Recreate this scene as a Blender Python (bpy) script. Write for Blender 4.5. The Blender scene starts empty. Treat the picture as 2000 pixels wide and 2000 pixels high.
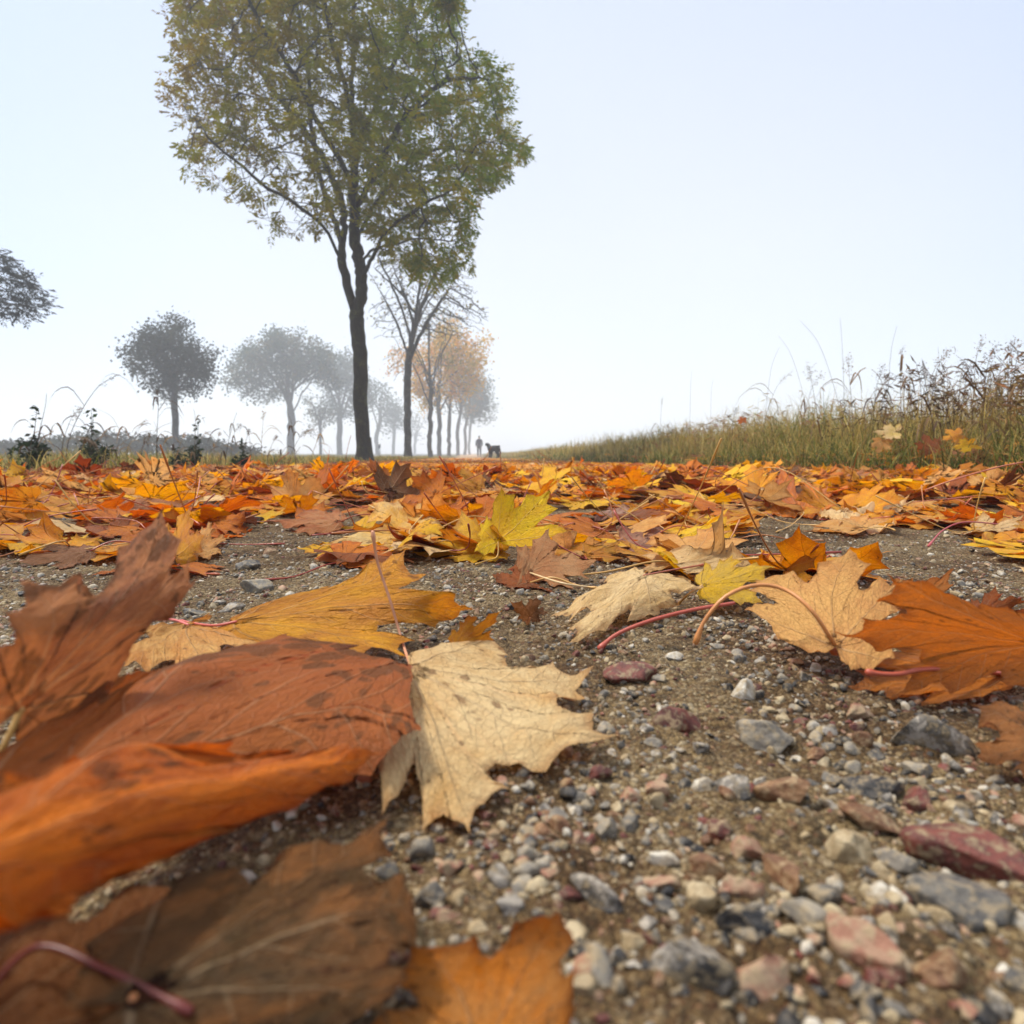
import bpy, math, random
import numpy as np
from mathutils import Vector, Matrix, kdtree
R = math.radians
sc = bpy.context.scene
COL = sc.collection
# ------------------------------------------------------------------ camera
H = 0.115                      # the lens is a hand's width above the path
FPX = 1200.0                   # focal length in pixels of the 2000 px photograph
PITCH = math.atan(115 / FPX)
cam = bpy.data.cameras.new('camera')
cam.sensor_width = 36; cam.lens = FPX / 2000 * 36
cam.clip_start = 0.01; cam.clip_end = 4000
cam.dof.use_dof = True; cam.dof.focus_distance = 0.58; cam.dof.aperture_fstop = 12.0
cam_o = bpy.data.objects.new('camera', cam)
cam_o.location = (0, 0, H); cam_o.rotation_euler = (math.pi / 2 - PITCH, 0, 0)
COL.objects.link(cam_o); sc.camera = cam_o
# ------------------------------------------------------------------ sky, sun, exposure
SUN_EL, SUN_ROT = R(58), R(-62)
w = bpy.data.worlds.new('World'); sc.world = w; w.use_nodes = True
nt = w.node_tree; nt.nodes.clear()
def N(nt, kind, **kw):
    n = nt.nodes.new(kind)
    for k, v in kw.items():
        if k == 'inp':
            for a, b in v.items(): n.inputs[a].default_value = b
        else: setattr(n, k, v)
    return n
L = lambda nt, a, b: nt.links.new(a, b)
sky = N(nt, 'ShaderNodeTexSky', sky_type='NISHITA', sun_disc=False, sun_elevation=SUN_EL, sun_rotation=SUN_ROT,
        air_density=1.0, dust_density=1.0, ozone_density=1.5)
skyb = N(nt, 'ShaderNodeBackground', inp={'Strength': 0.05})
L(nt, sky.outputs[0], skyb.inputs[0])
tc = N(nt, 'ShaderNodeTexCoord'); sep = N(nt, 'ShaderNodeSeparateXYZ'); L(nt, tc.outputs['Generated'], sep.inputs[0])
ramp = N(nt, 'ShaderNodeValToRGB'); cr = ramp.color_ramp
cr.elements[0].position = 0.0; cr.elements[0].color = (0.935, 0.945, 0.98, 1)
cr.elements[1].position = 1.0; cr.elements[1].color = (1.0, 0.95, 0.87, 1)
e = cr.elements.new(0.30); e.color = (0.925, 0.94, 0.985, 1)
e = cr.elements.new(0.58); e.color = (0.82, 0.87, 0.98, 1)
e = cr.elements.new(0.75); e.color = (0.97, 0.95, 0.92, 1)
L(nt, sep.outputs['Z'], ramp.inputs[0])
# the fog bank is thinner, so bluer, to both sides
dt = N(nt, 'ShaderNodeVectorMath', operation='DOT_PRODUCT'); L(nt, tc.outputs['Generated'], dt.inputs[0]); dt.inputs[1].default_value = (0.06, 0.97, 0.22)
mrs = N(nt, 'ShaderNodeMapRange', inp={'From Min': 0.66, 'From Max': 0.99, 'To Min': 1.0, 'To Max': 0.0}); mrs.interpolation_type = 'SMOOTHSTEP'; L(nt, dt.outputs['Value'], mrs.inputs[0])
mixs = N(nt, 'ShaderNodeMix', data_type='RGBA', blend_type='MULTIPLY'); L(nt, mrs.outputs[0], mixs.inputs[0]); L(nt, ramp.outputs[0], mixs.inputs[6]); mixs.inputs[7].default_value = (0.74, 0.83, 0.99, 1)
# a cloud layer: brighter overhead, as under a real overcast sky
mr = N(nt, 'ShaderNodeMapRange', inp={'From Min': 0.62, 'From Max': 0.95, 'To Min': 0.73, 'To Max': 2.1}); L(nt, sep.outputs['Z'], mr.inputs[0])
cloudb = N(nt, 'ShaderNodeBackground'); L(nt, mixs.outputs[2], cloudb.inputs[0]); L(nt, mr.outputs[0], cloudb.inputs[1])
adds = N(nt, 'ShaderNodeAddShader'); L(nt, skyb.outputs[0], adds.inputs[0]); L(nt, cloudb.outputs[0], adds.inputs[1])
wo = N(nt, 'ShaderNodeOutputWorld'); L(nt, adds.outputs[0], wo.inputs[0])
sun = bpy.data.lights.new('sun', 'SUN'); sun.energy = 4.6; sun.angle = R(10); sun.color = (1.0, 0.93, 0.81)
sun_o = bpy.data.objects.new('sun', sun); COL.objects.link(sun_o)
_sd = Vector((math.sin(SUN_ROT) * math.cos(SUN_EL), math.cos(SUN_ROT) * math.cos(SUN_EL), math.sin(SUN_EL)))
sun_o.rotation_euler = _sd.to_track_quat('Z', 'Y').to_euler()
sc.view_settings.view_transform = 'Standard'; sc.view_settings.look = 'None'
sc.view_settings.exposure = 0.15; sc.view_settings.gamma = 1.0
sc.render.engine = 'CYCLES'
cy = sc.cycles
cy.use_denoising = True; cy.denoiser = 'OPENIMAGEDENOISE'; cy.denoising_prefilter = 'ACCURATE'
cy.max_bounces = 7; cy.diffuse_bounces = 2; cy.glossy_bounces = 2; cy.transmission_bounces = 4; cy.volume_bounces = 3
cy.transparent_max_bounces = 4; cy.use_adaptive_sampling = True; cy.adaptive_threshold = 0.015
cy.caustics_reflective = False; cy.caustics_refractive = False
HAZE = 0.0050
# ------------------------------------------------------------------ helpers
S = 2000 / 1932.0              # my notes of the photograph are in 1932 px units
CP, SP = math.cos(PITCH), math.sin(PITCH)
def ray(px, py):
    u = (px * S - 1000) / FPX; v = (1000 - py * S) / FPX
    return np.array([u, CP + v * SP, -SP + v * CP])
def at_h(px, py, h):           # the point of height h seen there
    d = ray(px, py); return np.array([0, 0, H]) + d * ((h - H) / d[2])
def at_y(px, py, y):           # the point at distance y seen there
    d = ray(px, py); return np.array([0, 0, H]) + d * (y / d[1])
def proj(x, y, z):             # world -> 1932 units
    z = z - H
    f = y * CP - z * SP; up = y * SP + z * CP
    return ((x / f) * FPX + 1000) / S, (1000 - (up / f) * FPX) / S
PX = -0.07                     # the path runs slightly to the left of straight ahead
def W(xp, y): return xp + PX * y
rs = np.random.RandomState(7)
_perm = np.random.RandomState(3).rand(256, 256)
def vnoise(x, y):
    x = np.asarray(x, float); y = np.asarray(y, float)
    xi = np.floor(x).astype(int); yi = np.floor(y).astype(int)
    fx = x - xi; fy = y - yi
    fx = fx * fx * (3 - 2 * fx); fy = fy * fy * (3 - 2 * fy)
    g = lambda a, b: _perm[a & 255, b & 255]
    return (g(xi, yi) * (1 - fx) + g(xi + 1, yi) * fx) * (1 - fy) + (g(xi, yi + 1) * (1 - fx) + g(xi + 1, yi + 1) * fx) * fy - 0.5
def sst(a, b, x):
    t = np.clip((x - a) / (b - a), 0, 1); return t * t * (3 - 2 * t)
def gz(x, y):                  # the lie of the land
    x = np.asarray(x, float); y = np.asarray(y, float)
    xp = x - PX * y
    z = -0.05 * sst(3.5, 11, y) - 0.17 * sst(13, 45, y)
    z = z + 0.14 * sst(2.0, 3.2, xp) - 0.02 * sst(5, 9, xp)
    z = z - 0.03 * sst(-2.0, -4.0, xp) * 0
    near = 1 - sst(2.2, 4.0, y)
    z = z + (0.006 * vnoise(x * 9, y * 9) + 0.0035 * vnoise(x * 37 + 9, y * 37) + 0.0036 * vnoise(x * 120, y * 120 + 5) + 0.0018 * vnoise(x * 310, y * 310)) * near
    z = z + 0.05 * vnoise(x * 0.9 + 3, y * 0.9) * sst(2.0, 3.0, np.abs(xp)) + 0.02 * vnoise(x * 0.4, y * 0.4) * sst(3, 8, y)
    return z
def tag(o, label=None, cat=None, group=None, kind=None):
    if label: o['label'] = label
    if cat: o['category'] = cat
    if group: o['group'] = group
    if kind: o['kind'] = kind
    return o
def mesh_obj(name, verts, faces, mat=None, parent=None, smooth=True, attrs=None, uv=None):
    """faces: (n,k) int array, or a list of such arrays"""
    me = bpy.data.meshes.new(name)
    verts = np.asarray(verts, dtype=np.float32)
    fl = faces if isinstance(faces, list) else [faces]
    fl = [np.asarray(f, dtype=np.int32) for f in fl if len(f)]
    me.vertices.add(len(verts)); me.vertices.foreach_set('co', verts.ravel())
    nl = sum(f.size for f in fl); nf = sum(len(f) for f in fl)
    me.loops.add(nl); li = np.concatenate([f.ravel() for f in fl]); me.loops.foreach_set('vertex_index', li)
    me.polygons.add(nf)
    tot = np.concatenate([np.full(len(f), f.shape[1], np.int32) for f in fl])
    st = np.concatenate([[0], np.cumsum(tot)[:-1]]).astype(np.int32)
    me.polygons.foreach_set('loop_start', st); me.polygons.foreach_set('loop_total', tot)
    if smooth: me.polygons.foreach_set('use_smooth', np.ones(nf, bool))
    me.update(calc_edges=True)
    if uv is not None:
        u = me.uv_layers.new(name='UVMap'); u.data.foreach_set('uv', np.asarray(uv, np.float32)[li].ravel())
    for k, a in (attrs or {}).items():
        a = np.asarray(a, np.float32)
        if a.ndim == 1:
            t = me.attributes.new(k, 'FLOAT', 'POINT'); t.data.foreach_set('value', a)
        else:
            if a.shape[1] == 3: a = np.concatenate([a, np.ones((len(a), 1), np.float32)], 1)
            t = me.attributes.new(k, 'FLOAT_COLOR', 'POINT'); t.data.foreach_set('color', a.ravel())
    if mat: me.materials.append(mat)
    o = bpy.data.objects.new(name, me); COL.objects.link(o)
    if parent is not None: o.parent = parent
    return o
def empty(name, loc, label, cat, group=None):
    o = bpy.data.objects.new(name, None); o.location = loc; o.empty_display_size = 0.1
    COL.objects.link(o); return tag(o, label, cat, group)
class Acc:                     # collects pieces that belong to ONE mesh
    def __init__(s): s.v = []; s.f = {}; s.n = 0; s.a = {}
    def add(s, v, f, **attrs):
        v = np.asarray(v, float)
        s.v.append(v); f = f if isinstance(f, list) else [f]
        for q in f:
            q = np.asarray(q, int)
            if len(q): s.f.setdefault(q.shape[1], []).append(q + s.n)
        for k, a in attrs.items():
            a = np.asarray(a, float)
            if a.ndim == 1: a = np.tile(a, (len(v), 1))
            s.a.setdefault(k, []).append(a)
        s.n += len(v)
    def build(s, name, mat, parent=None, smooth=True, origin=None):
        if not s.v: return None
        v = np.concatenate(s.v)
        if origin is not None: v = v - np.asarray(origin, float)
        at = {k: np.concatenate(a) for k, a in s.a.items()}
        uv = at.pop('uv', None)
        return mesh_obj(name, v, [np.concatenate(q) for q in s.f.values()], mat, parent, smooth, at, uv)
def tube(path, rad, k=6, cap=True):
    P = np.asarray(path, float); n = len(P)
    rad = np.asarray(rad, float) * np.ones(n)
    T = np.gradient(P, axis=0); T /= np.linalg.norm(T, axis=1)[:, None] + 1e-12
    ref = np.array([0.31, 0.2, 0.93]) if abs(T[0] @ np.array([0.31, 0.2, 0.93])) < 0.93 else np.array([1.0, 0, 0])
    u = ref - T[0] * (ref @ T[0]); u /= np.linalg.norm(u)
    vs = []
    an = np.arange(k) * 2 * math.pi / k
    for i in range(n):
        u = u - T[i] * (u @ T[i]); u /= np.linalg.norm(u) + 1e-12
        b = np.cross(T[i], u)
        vs.append(P[i] + rad[i] * (np.cos(an)[:, None] * u + np.sin(an)[:, None] * b))
    V = np.concatenate(vs)
    i = np.arange(n - 1)[:, None] * k; j = np.arange(k)[None, :]; j2 = (j + 1) % k
    F = np.stack([i + j, i + j2, i + k + j2, i + k + j], -1).reshape(-1, 4)
    if cap:
        V = np.concatenate([V, P[:1] - T[0] * rad[0] * .5, P[-1:] + T[-1] * rad[-1] * 0.6])
        j = np.arange(k); a = len(V) - 2
        F3 = np.concatenate([np.stack([(j + 1) % k, j, np.full(k, a)], -1), np.stack([(n - 1) * k + j, (n - 1) * k + (j + 1) % k, np.full(k, a + 1)], -1)])
        return V, [F, F3]
    return V, [F]
def smooth_path(pts, n):
    P = np.asarray(pts, float); m = len(P)
    if m < 3: 
        t = np.linspace(0, 1, n)[:, None]; return P[0] * (1 - t) + P[-1] * t
    Q = np.vstack([2 * P[0] - P[1], P, 2 * P[-1] - P[-2]])
    out = []
    for t in np.linspace(0, m - 1 - 1e-9, n):
        i = int(t); f = t - i; a, b, c, d = Q[i], Q[i + 1], Q[i + 2], Q[i + 3]
        out.append(0.5 * ((2 * b) + (-a + c) * f + (2 * a - 5 * b + 4 * c - d) * f * f + (-a + 3 * b - 3 * c + d) * f ** 3))
    return np.array(out)
# ------------------------------------------------------------------ materials
def new_mat(name):
    m = bpy.data.materials.new(name); m.use_nodes = True; m.node_tree.nodes.clear()
    return m, m.node_tree
def out(nt, sh, disp=None):
    o = N(nt, 'ShaderNodeOutputMaterial'); L(nt, sh, o.inputs['Surface'])
def mth(nt, op, a, b=None, c=None, clamp=False):
    n = N(nt, 'ShaderNodeMath', operation=op); n.use_clamp = clamp
    for i, x in enumerate((a, b, c)):
        if x is None: continue
        if isinstance(x, (int, float)): n.inputs[i].default_value = x
        else: L(nt, x, n.inputs[i])
    return n.outputs[0]
def mix(nt, f, a, b, blend='MIX'):
    n = N(nt, 'ShaderNodeMix', data_type='RGBA', blend_type=blend)
    for s_, x in ((n.inputs[0], f), (n.inputs[6], a), (n.inputs[7], b)):
        if isinstance(x, (int, float)): s_.default_value = x
        elif isinstance(x, tuple): s_.default_value = x if len(x) == 4 else x + (1,)
        else: L(nt, x, s_)
    return n.outputs[2]
def noise(nt, vec, scale, detail=4, rough=.55, w=None, dist=0):
    n = N(nt, 'ShaderNodeTexNoise', inp={'Scale': scale, 'Detail': detail, 'Roughness': rough, 'Distortion': dist})
    if w is not None: n.noise_dimensions = '4D'; L(nt, w, n.inputs['W'])
    if vec is not None: L(nt, vec, n.inputs['Vector'])
    return n.outputs[0]
def rng_(nt, x, a, b, c=0.0, d=1.0, smooth=False):
    n = N(nt, 'ShaderNodeMapRange', inp={'From Min': a, 'From Max': b, 'To Min': c, 'To Max': d})
    if smooth: n.interpolation_type = 'SMOOTHSTEP'
    L(nt, x, n.inputs[0]); return n.outputs[0]
def attr(nt, name): return N(nt, 'ShaderNodeAttribute', attribute_name=name)
def bump(nt, h, strength, dist, normal=None):
    n = N(nt, 'ShaderNodeBump', inp={'Strength': strength, 'Distance': dist}); L(nt, h, n.inputs['Height'])
    if normal is not None: L(nt, normal, n.inputs['Normal'])
    return n.outputs[0]

def make_leaf_mat(name, detail=True):
    m, nt = new_mat(name)
    a1 = attr(nt, 'tint'); a2 = attr(nt, 'tint2'); ed = attr(nt, 'edge')
    seed = mth(nt, 'MULTIPLY', a1.outputs['Alpha'], 37.0)
    uv = N(nt, 'ShaderNodeUVMap'); uv.uv_map = 'UVMap'
    sp = N(nt, 'ShaderNodeSeparateXYZ'); L(nt, uv.outputs[0], sp.inputs[0])
    # warp a little, so that no vein is ruler straight
    wn = noise(nt, uv.outputs[0], 3.0, 2, .5, seed)
    wob = mth(nt, 'MULTIPLY', mth(nt, 'SUBTRACT', wn, 0.5), 0.09)
    x = mth(nt, 'ABSOLUTE', mth(nt, 'ADD', sp.outputs[0], wob)); y = sp.outputs[1]
    r = mth(nt, 'SQRT', mth(nt, 'ADD', mth(nt, 'MULTIPLY', x, x), mth(nt, 'MULTIPLY', y, y)))
    th = mth(nt, 'ARCTAN2', x, y)
    da = mth(nt, 'MINIMUM', mth(nt, 'MINIMUM', th, mth(nt, 'ABSOLUTE', mth(nt, 'SUBTRACT', th, R(48)))),
             mth(nt, 'ABSOLUTE', mth(nt, 'SUBTRACT', th, R(99))))
    d = mth(nt, 'MULTIPLY', r, mth(nt, 'SINE', da)); t = mth(nt, 'MULTIPLY', r, mth(nt, 'COSINE', da))
    wid = mth(nt, 'MULTIPLY', mth(nt, 'SUBTRACT', 1.15, r), 0.011)
    main = mth(nt, 'SUBTRACT', 1.0, mth(nt, 'DIVIDE', d, wid), clamp=True)
    q = mth(nt, 'FRACT', mth(nt, 'ADD', mth(nt, 'DIVIDE', mth(nt, 'SUBTRACT', t, mth(nt, 'MULTIPLY', d, 1.05)), 0.155), 0.3))
    sd = mth(nt, 'MULTIPLY', mth(nt, 'ABSOLUTE', mth(nt, 'SUBTRACT', q, 0.5)), 0.155 * .7)
    sec = mth(nt, 'SUBTRACT', 1.0, mth(nt, 'DIVIDE', sd, 0.0055), clamp=True)
    vt = N(nt, 'ShaderNodeTexVoronoi', feature='DISTANCE_TO_EDGE', inp={'Scale': 26.0}); L(nt, uv.outputs[0], vt.inputs['Vector'])
    ter = rng_(nt, vt.outputs[0], 0.0, 0.10, 1.0, 0.0)
    vt2 = N(nt, 'ShaderNodeTexVoronoi', feature='DISTANCE_TO_EDGE', inp={'Scale': 75.0}); L(nt, uv.outputs[0], vt2.inputs['Vector'])
    ter2 = rng_(nt, vt2.outputs[0], 0.0, 0.10, 1.0, 0.0)
    # pigment
    n1 = noise(nt, uv.outputs[0], 1.9, 5, .62, seed)
    n2 = noise(nt, uv.outputs[0], 9.0, 5, .65, seed)
    f = rng_(nt, mth(nt, 'ADD', mth(nt, 'MULTIPLY', n1, 1.0), mth(nt, 'MULTIPLY', n2, 0.35)), 0.52, 0.86, 0, 1, True)
    col = mix(nt, f, a1.outputs['Color'], a2.outputs['Color'])
    col = mix(nt, rng_(nt, n2, 0.35, 0.8, 0.0, 0.36), col, mix(nt, 1.0, col, (0.52, 0.34, 0.24), 'MULTIPLY'))
    # the rim dries out first
    rim = mth(nt, 'MULTIPLY', rng_(nt, mth(nt, 'ADD', ed.outputs['Fac'], mth(nt, 'MULTIPLY', n2, 0.22)), 0.98, 1.14, 0, 1, True), 0.6)
    col = mix(nt, rim, col, mix(nt, 1.0, col, (0.48, 0.30, 0.22), 'MULTIPLY'))
    # veins
    vein = mth(nt, 'MAXIMUM', main, mth(nt, 'MULTIPLY', sec, 0.55), clamp=True)
    vv = mth(nt, 'MULTIPLY', vein, rng_(nt, n1, .35, .6, 0.35, 0.85))
    geo = N(nt, 'ShaderNodeNewGeometry')
    vcol = mix(nt, geo.outputs['Backfacing'], mix(nt, 1.0, col, (0.42, 0.30, 0.25), 'MULTIPLY'), mix(nt, .6, col, (0.75, 0.55, 0.33)))
    col = mix(nt, mth(nt, 'MULTIPLY', vv, 0.9), col, vcol)
    col = mix(nt, mth(nt, 'MULTIPLY', ter, 0.16), col, (0.16, 0.06, 0.02))
    # fungal spots and blotches
    vs = N(nt, 'ShaderNodeTexVoronoi', feature='F1', inp={'Scale': 13.0, 'Randomness': 1.0}); vs.voronoi_dimensions = '4D'
    wuv = N(nt, 'ShaderNodeVectorMath', operation='ADD'); L(nt, uv.outputs[0], wuv.inputs[0])
    nc = N(nt, 'ShaderNodeTexNoise', inp={'Scale': 14.0, 'Detail': 3.0}); L(nt, uv.outputs[0], nc.inputs['Vector'])
    sc2 = N(nt, 'ShaderNodeVectorMath', operation='SCALE'); L(nt, nc.outputs['Color'], sc2.inputs[0]); sc2.inputs['Scale'].default_value = 0.09
    L(nt, sc2.outputs[0], wuv.inputs[1]); L(nt, wuv.outputs[0], vs.inputs['Vector']); L(nt, seed, vs.inputs['W'])
    n3 = noise(nt, uv.outputs[0], 2.6, 2, .5, mth(nt, 'ADD', seed, 5.0))
    thr = mth(nt, 'MULTIPLY', rng_(nt, n3, 0.40, 0.66, 0.06, 0.85), mth(nt, 'ADD', 0.35, a2.outputs['Alpha']))
    spot = mth(nt, 'MULTIPLY', mth(nt, 'SUBTRACT', thr, vs.outputs['Distance']), 9.0, clamp=True)
    col = mix(nt, mth(nt, 'MULTIPLY', spot, 0.72), col, mix(nt, 1.0, col, (0.22, 0.14, 0.14), 'MULTIPLY'))
    spk = noise(nt, uv.outputs[0], 60.0, 2, .6, seed)
    col = mix(nt, rng_(nt, spk, .62, .74, 0, .55), col, mix(nt, 1.0, col, (0.35, 0.22, 0.18), 'MULTIPLY'))
    back = mix(nt, 0.35, col, mix(nt, 0.4, col, (0.52, 0.32, 0.12)))
    col = mix(nt, geo.outputs['Backfacing'], col, back)
    h = mth(nt, 'ADD', mth(nt, 'MULTIPLY', vein, -0.7), mth(nt, 'ADD', mth(nt, 'MULTIPLY', ter, -0.25), mth(nt, 'MULTIPLY', ter2, -0.10)))
    h = mth(nt, 'ADD', h, mth(nt, 'MULTIPLY', n2, 2.2))
    h = mth(nt, 'ADD', h, mth(nt, 'MULTIPLY', noise(nt, uv.outputs[0], 34, 3, .6, seed), 0.8))
    nb = bump(nt, h, 0.8, 0.0016)
    p = N(nt, 'ShaderNodeBsdfPrincipled', inp={'Specular IOR Level': 0.15})
    L(nt, col, p.inputs['Base Color']); L(nt, nb, p.inputs['Normal'])
    L(nt, rng_(nt, n2, 0.3, 0.7, 0.66, 0.36), p.inputs['Roughness'])
    tr = N(nt, 'ShaderNodeBsdfTranslucent'); L(nt, nb, tr.inputs['Normal'])
    L(nt, mix(nt, 1.0, col, (1.0, 0.72, 0.45), 'MULTIPLY'), tr.inputs['Color'])
    ms = N(nt, 'ShaderNodeMixShader', inp={0: 0.42}); L(nt, p.outputs[0], ms.inputs[1]); L(nt, tr.outputs[0], ms.inputs[2])
    out(nt, ms.outputs[0]); return m
M_LEAF = make_leaf_mat('maple_leaf_skin')

def make_tint_mat(name, trans=0.3, rough=0.55, nscale=None, spec=.3):
    m, nt = new_mat(name)
    a = attr(nt, 'tint'); col = a.outputs['Color']
    if nscale:
        g = N(nt, 'ShaderNodeNewGeometry')
        n = noise(nt, g.outputs['Position'], nscale, 4)
        col = mix(nt, rng_(nt, n, .35, .7, 0, .5), col, mix(nt, 1.0, col, (.5, .45, .4), 'MULTIPLY'))
    p = N(nt, 'ShaderNodeBsdfPrincipled', inp={'Roughness': rough, 'Specular IOR Level': spec}); L(nt, col, p.inputs['Base Color'])
    if trans:
        tr = N(nt, 'ShaderNodeBsdfTranslucent'); L(nt, col, tr.inputs['Color'])
        ms = N(nt, 'ShaderNodeMixShader', inp={0: trans}); L(nt, p.outputs[0], ms.inputs[1]); L(nt, tr.outputs[0], ms.inputs[2])
        out(nt, ms.outputs[0])
    else: out(nt, p.outputs[0])
    return m
M_LITTER = make_tint_mat('litter_skin', .25, .5, 60)
M_CROWN = make_tint_mat('crown_foliage', .42, .7, None, .15)
M_GRASS = make_tint_mat('grass_blades', .3, .65, 8, .15)
M_STEM = make_tint_mat('leaf_stem_skin', .12, .38, 90, .5)

def make_bark(name, c1, c2, lichen, nsc=9):
    m, nt = new_mat(name)
    tcn = N(nt, 'ShaderNodeNewGeometry'); mp = N(nt, 'ShaderNodeMapping'); mp.inputs['Scale'].default_value = (1, 1, .22)
    L(nt, tcn.outputs['Position'], mp.inputs['Vector'])
    n1 = noise(nt, mp.outputs[0], nsc * 5, 6, .7, dist=.6)
    n2 = noise(nt, tcn.outputs['Position'], nsc * .55, 5, .6)
    n3 = noise(nt, tcn.outputs['Position'], nsc * 3.0, 4, .6)
    col = mix(nt, rng_(nt, n1, .35, .68), c1, c2)
    col = mix(nt, mth(nt, 'MULTIPLY', rng_(nt, n2, .48, .66), rng_(nt, n3, .42, .6), clamp=True), col, lichen)
    p = N(nt, 'ShaderNodeBsdfPrincipled', inp={'Roughness': .85, 'Specular IOR Level': .2}); L(nt, col, p.inputs['Base Color'])
    L(nt, bump(nt, n1, .9, .02), p.inputs['Normal']); out(nt, p.outputs[0]); return m
M_BARK = make_bark('ash_bark', (.014, .012, .009, 1), (.045, .039, .028, 1), (.085, .09, .028, 1))
M_BARK2 = make_bark('grey_bark', (.018, .017, .015, 1), (.05, .046, .04, 1), (.13, .13, .11, 1))

def simple(name, c, rough=.7, spec=.3, n=None):
    m, nt = new_mat(name)
    g = N(nt, 'ShaderNodeNewGeometry')
    col = mix(nt, rng_(nt, noise(nt, g.outputs['Position'], n or 12, 5), .3, .7), tuple(x * .75 for x in c), tuple(min(1, x * 1.15) for x in c))
    p = N(nt, 'ShaderNodeBsdfPrincipled', inp={'Roughness': rough, 'Specular IOR Level': spec}); L(nt, col, p.inputs['Base Color'])
    out(nt, p.outputs[0]); return m

def make_ground():
    m, nt = new_mat('sand_and_soil')
    g = N(nt, 'ShaderNodeNewGeometry'); P = g.outputs['Position']
    sp = N(nt, 'ShaderNodeSeparateXYZ'); L(nt, P, sp.inputs[0])
    xp = mth(nt, 'SUBTRACT', sp.outputs[0], mth(nt, 'MULTIPLY', sp.outputs[1], PX))
    # grit of three sizes
    v1 = N(nt, 'ShaderNodeTexVoronoi', inp={'Scale': 1150.0}); L(nt, P, v1.inputs['Vector'])
    v2 = N(nt, 'ShaderNodeTexVoronoi', inp={'Scale': 430.0}); L(nt, P, v2.inputs['Vector'])
    def grit(v):
        s_ = N(nt, 'ShaderNodeSeparateColor'); L(nt, v.outputs['Color'], s_.inputs[0])
        r_ = N(nt, 'ShaderNodeValToRGB'); r_.color_ramp.interpolation = 'CONSTANT'
        els = [(0, (.22, .155, .075)), (.22, (.42, .32, .17)), (.42, (.11, .062, .028)), (.56, (.56, .47, .30)), (.68, (.035, .026, .020)), (.78, (.20, .085, .05)), (.86, (.72, .66, .50)), (.94, (.09, .09, .095))]
        c = r_.color_ramp
        for i, (p_, k) in enumerate(els):
            e_ = c.elements[i] if i < 2 else c.elements.new(p_)
            e_.position = p_; e_.color = k + (1,)
        L(nt, s_.outputs[0], r_.inputs[0]); return r_.outputs[0]
    n1 = noise(nt, P, 42, 6, .7); n2 = noise(nt, P, 9, 5, .6); n3 = noise(nt, P, 900, 3, .7)
    sand = mix(nt, rng_(nt, n1, .38, .6), grit(v1), grit(v2))
    sand = mix(nt, .30, sand, mix(nt, n3, (.14, .095, .042), (.54, .42, .22)))
    sand = mix(nt, rng_(nt, n2, .38, .60, 0.0, .85), sand, mix(nt, 1.0, sand, (.36, .25, .16), 'MULTIPLY'))
    gap = mth(nt, 'MAXIMUM', rng_(nt, v2.outputs['Distance'], .42, .62, 0, 1), mth(nt, 'MULTIPLY', rng_(nt, v1.outputs['Distance'], .42, .62, 0, 1), .7))
    sand = mix(nt, mth(nt, 'MULTIPLY', gap, .6), sand, mix(nt, 1.0, sand, (.30, .24, .20), 'MULTIPLY'))  # shade in the crevices between grains is painted into the sand for relief
    h = mth(nt, 'ADD', mth(nt, 'MULTIPLY', mth(nt, 'SUBTRACT', .6, v1.outputs['Distance']), .35), mth(nt, 'MULTIPLY', mth(nt, 'SUBTRACT', .6, v2.outputs['Distance']), .8))
    h = mth(nt, 'ADD', h, mth(nt, 'MULTIPLY', n1, 1.2)); h = mth(nt, 'ADD', h, mth(nt, 'MULTIPLY', n3, .3))
    # far off: a worn track between grass
    nb_ = noise(nt, P, 2.2, 5, .65)
    track = mix(nt, rng_(nt, nb_, .35, .65), (.30, .21, .12), (.40, .22, .08))
    turf = mix(nt, rng_(nt, noise(nt, P, 6, 5, .7), .35, .65), (.055, .065, .02), (.17, .13, .05))
    soil = mix(nt, rng_(nt, noise(nt, P, .35, 4, .6), .4, .6), turf, (.12, .10, .05))
    far = mix(nt, rng_(nt, mth(nt, 'ADD', mth(nt, 'ABSOLUTE', mth(nt, 'SUBTRACT', xp, .2)), mth(nt, 'MULTIPLY', nb_, 1.0)), 1.75, 2.35, 0, 1, True), track, soil)
    side = rng_(nt, mth(nt, 'ADD', mth(nt, 'ABSOLUTE', mth(nt, 'SUBTRACT', xp, .1)), mth(nt, 'MULTIPLY', n2, .4)), 1.9, 2.3, 0, 1, True)
    sand = mix(nt, 1.0, sand, (.70, .65, .57), 'MULTIPLY')
    near = mix(nt, side, sand, soil)
    col = mix(nt, rng_(nt, sp.outputs[1], 2.5, 8, 0, 1), near, far)
    p = N(nt, 'ShaderNodeBsdfPrincipled', inp={'Roughness': .85, 'Specular IOR Level': .2}); L(nt, col, p.inputs['Base Color'])
    L(nt, bump(nt, h, 1.0, .0022), p.inputs['Normal']); out(nt, p.outputs[0]); return m
M_GROUND = make_ground()

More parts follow.
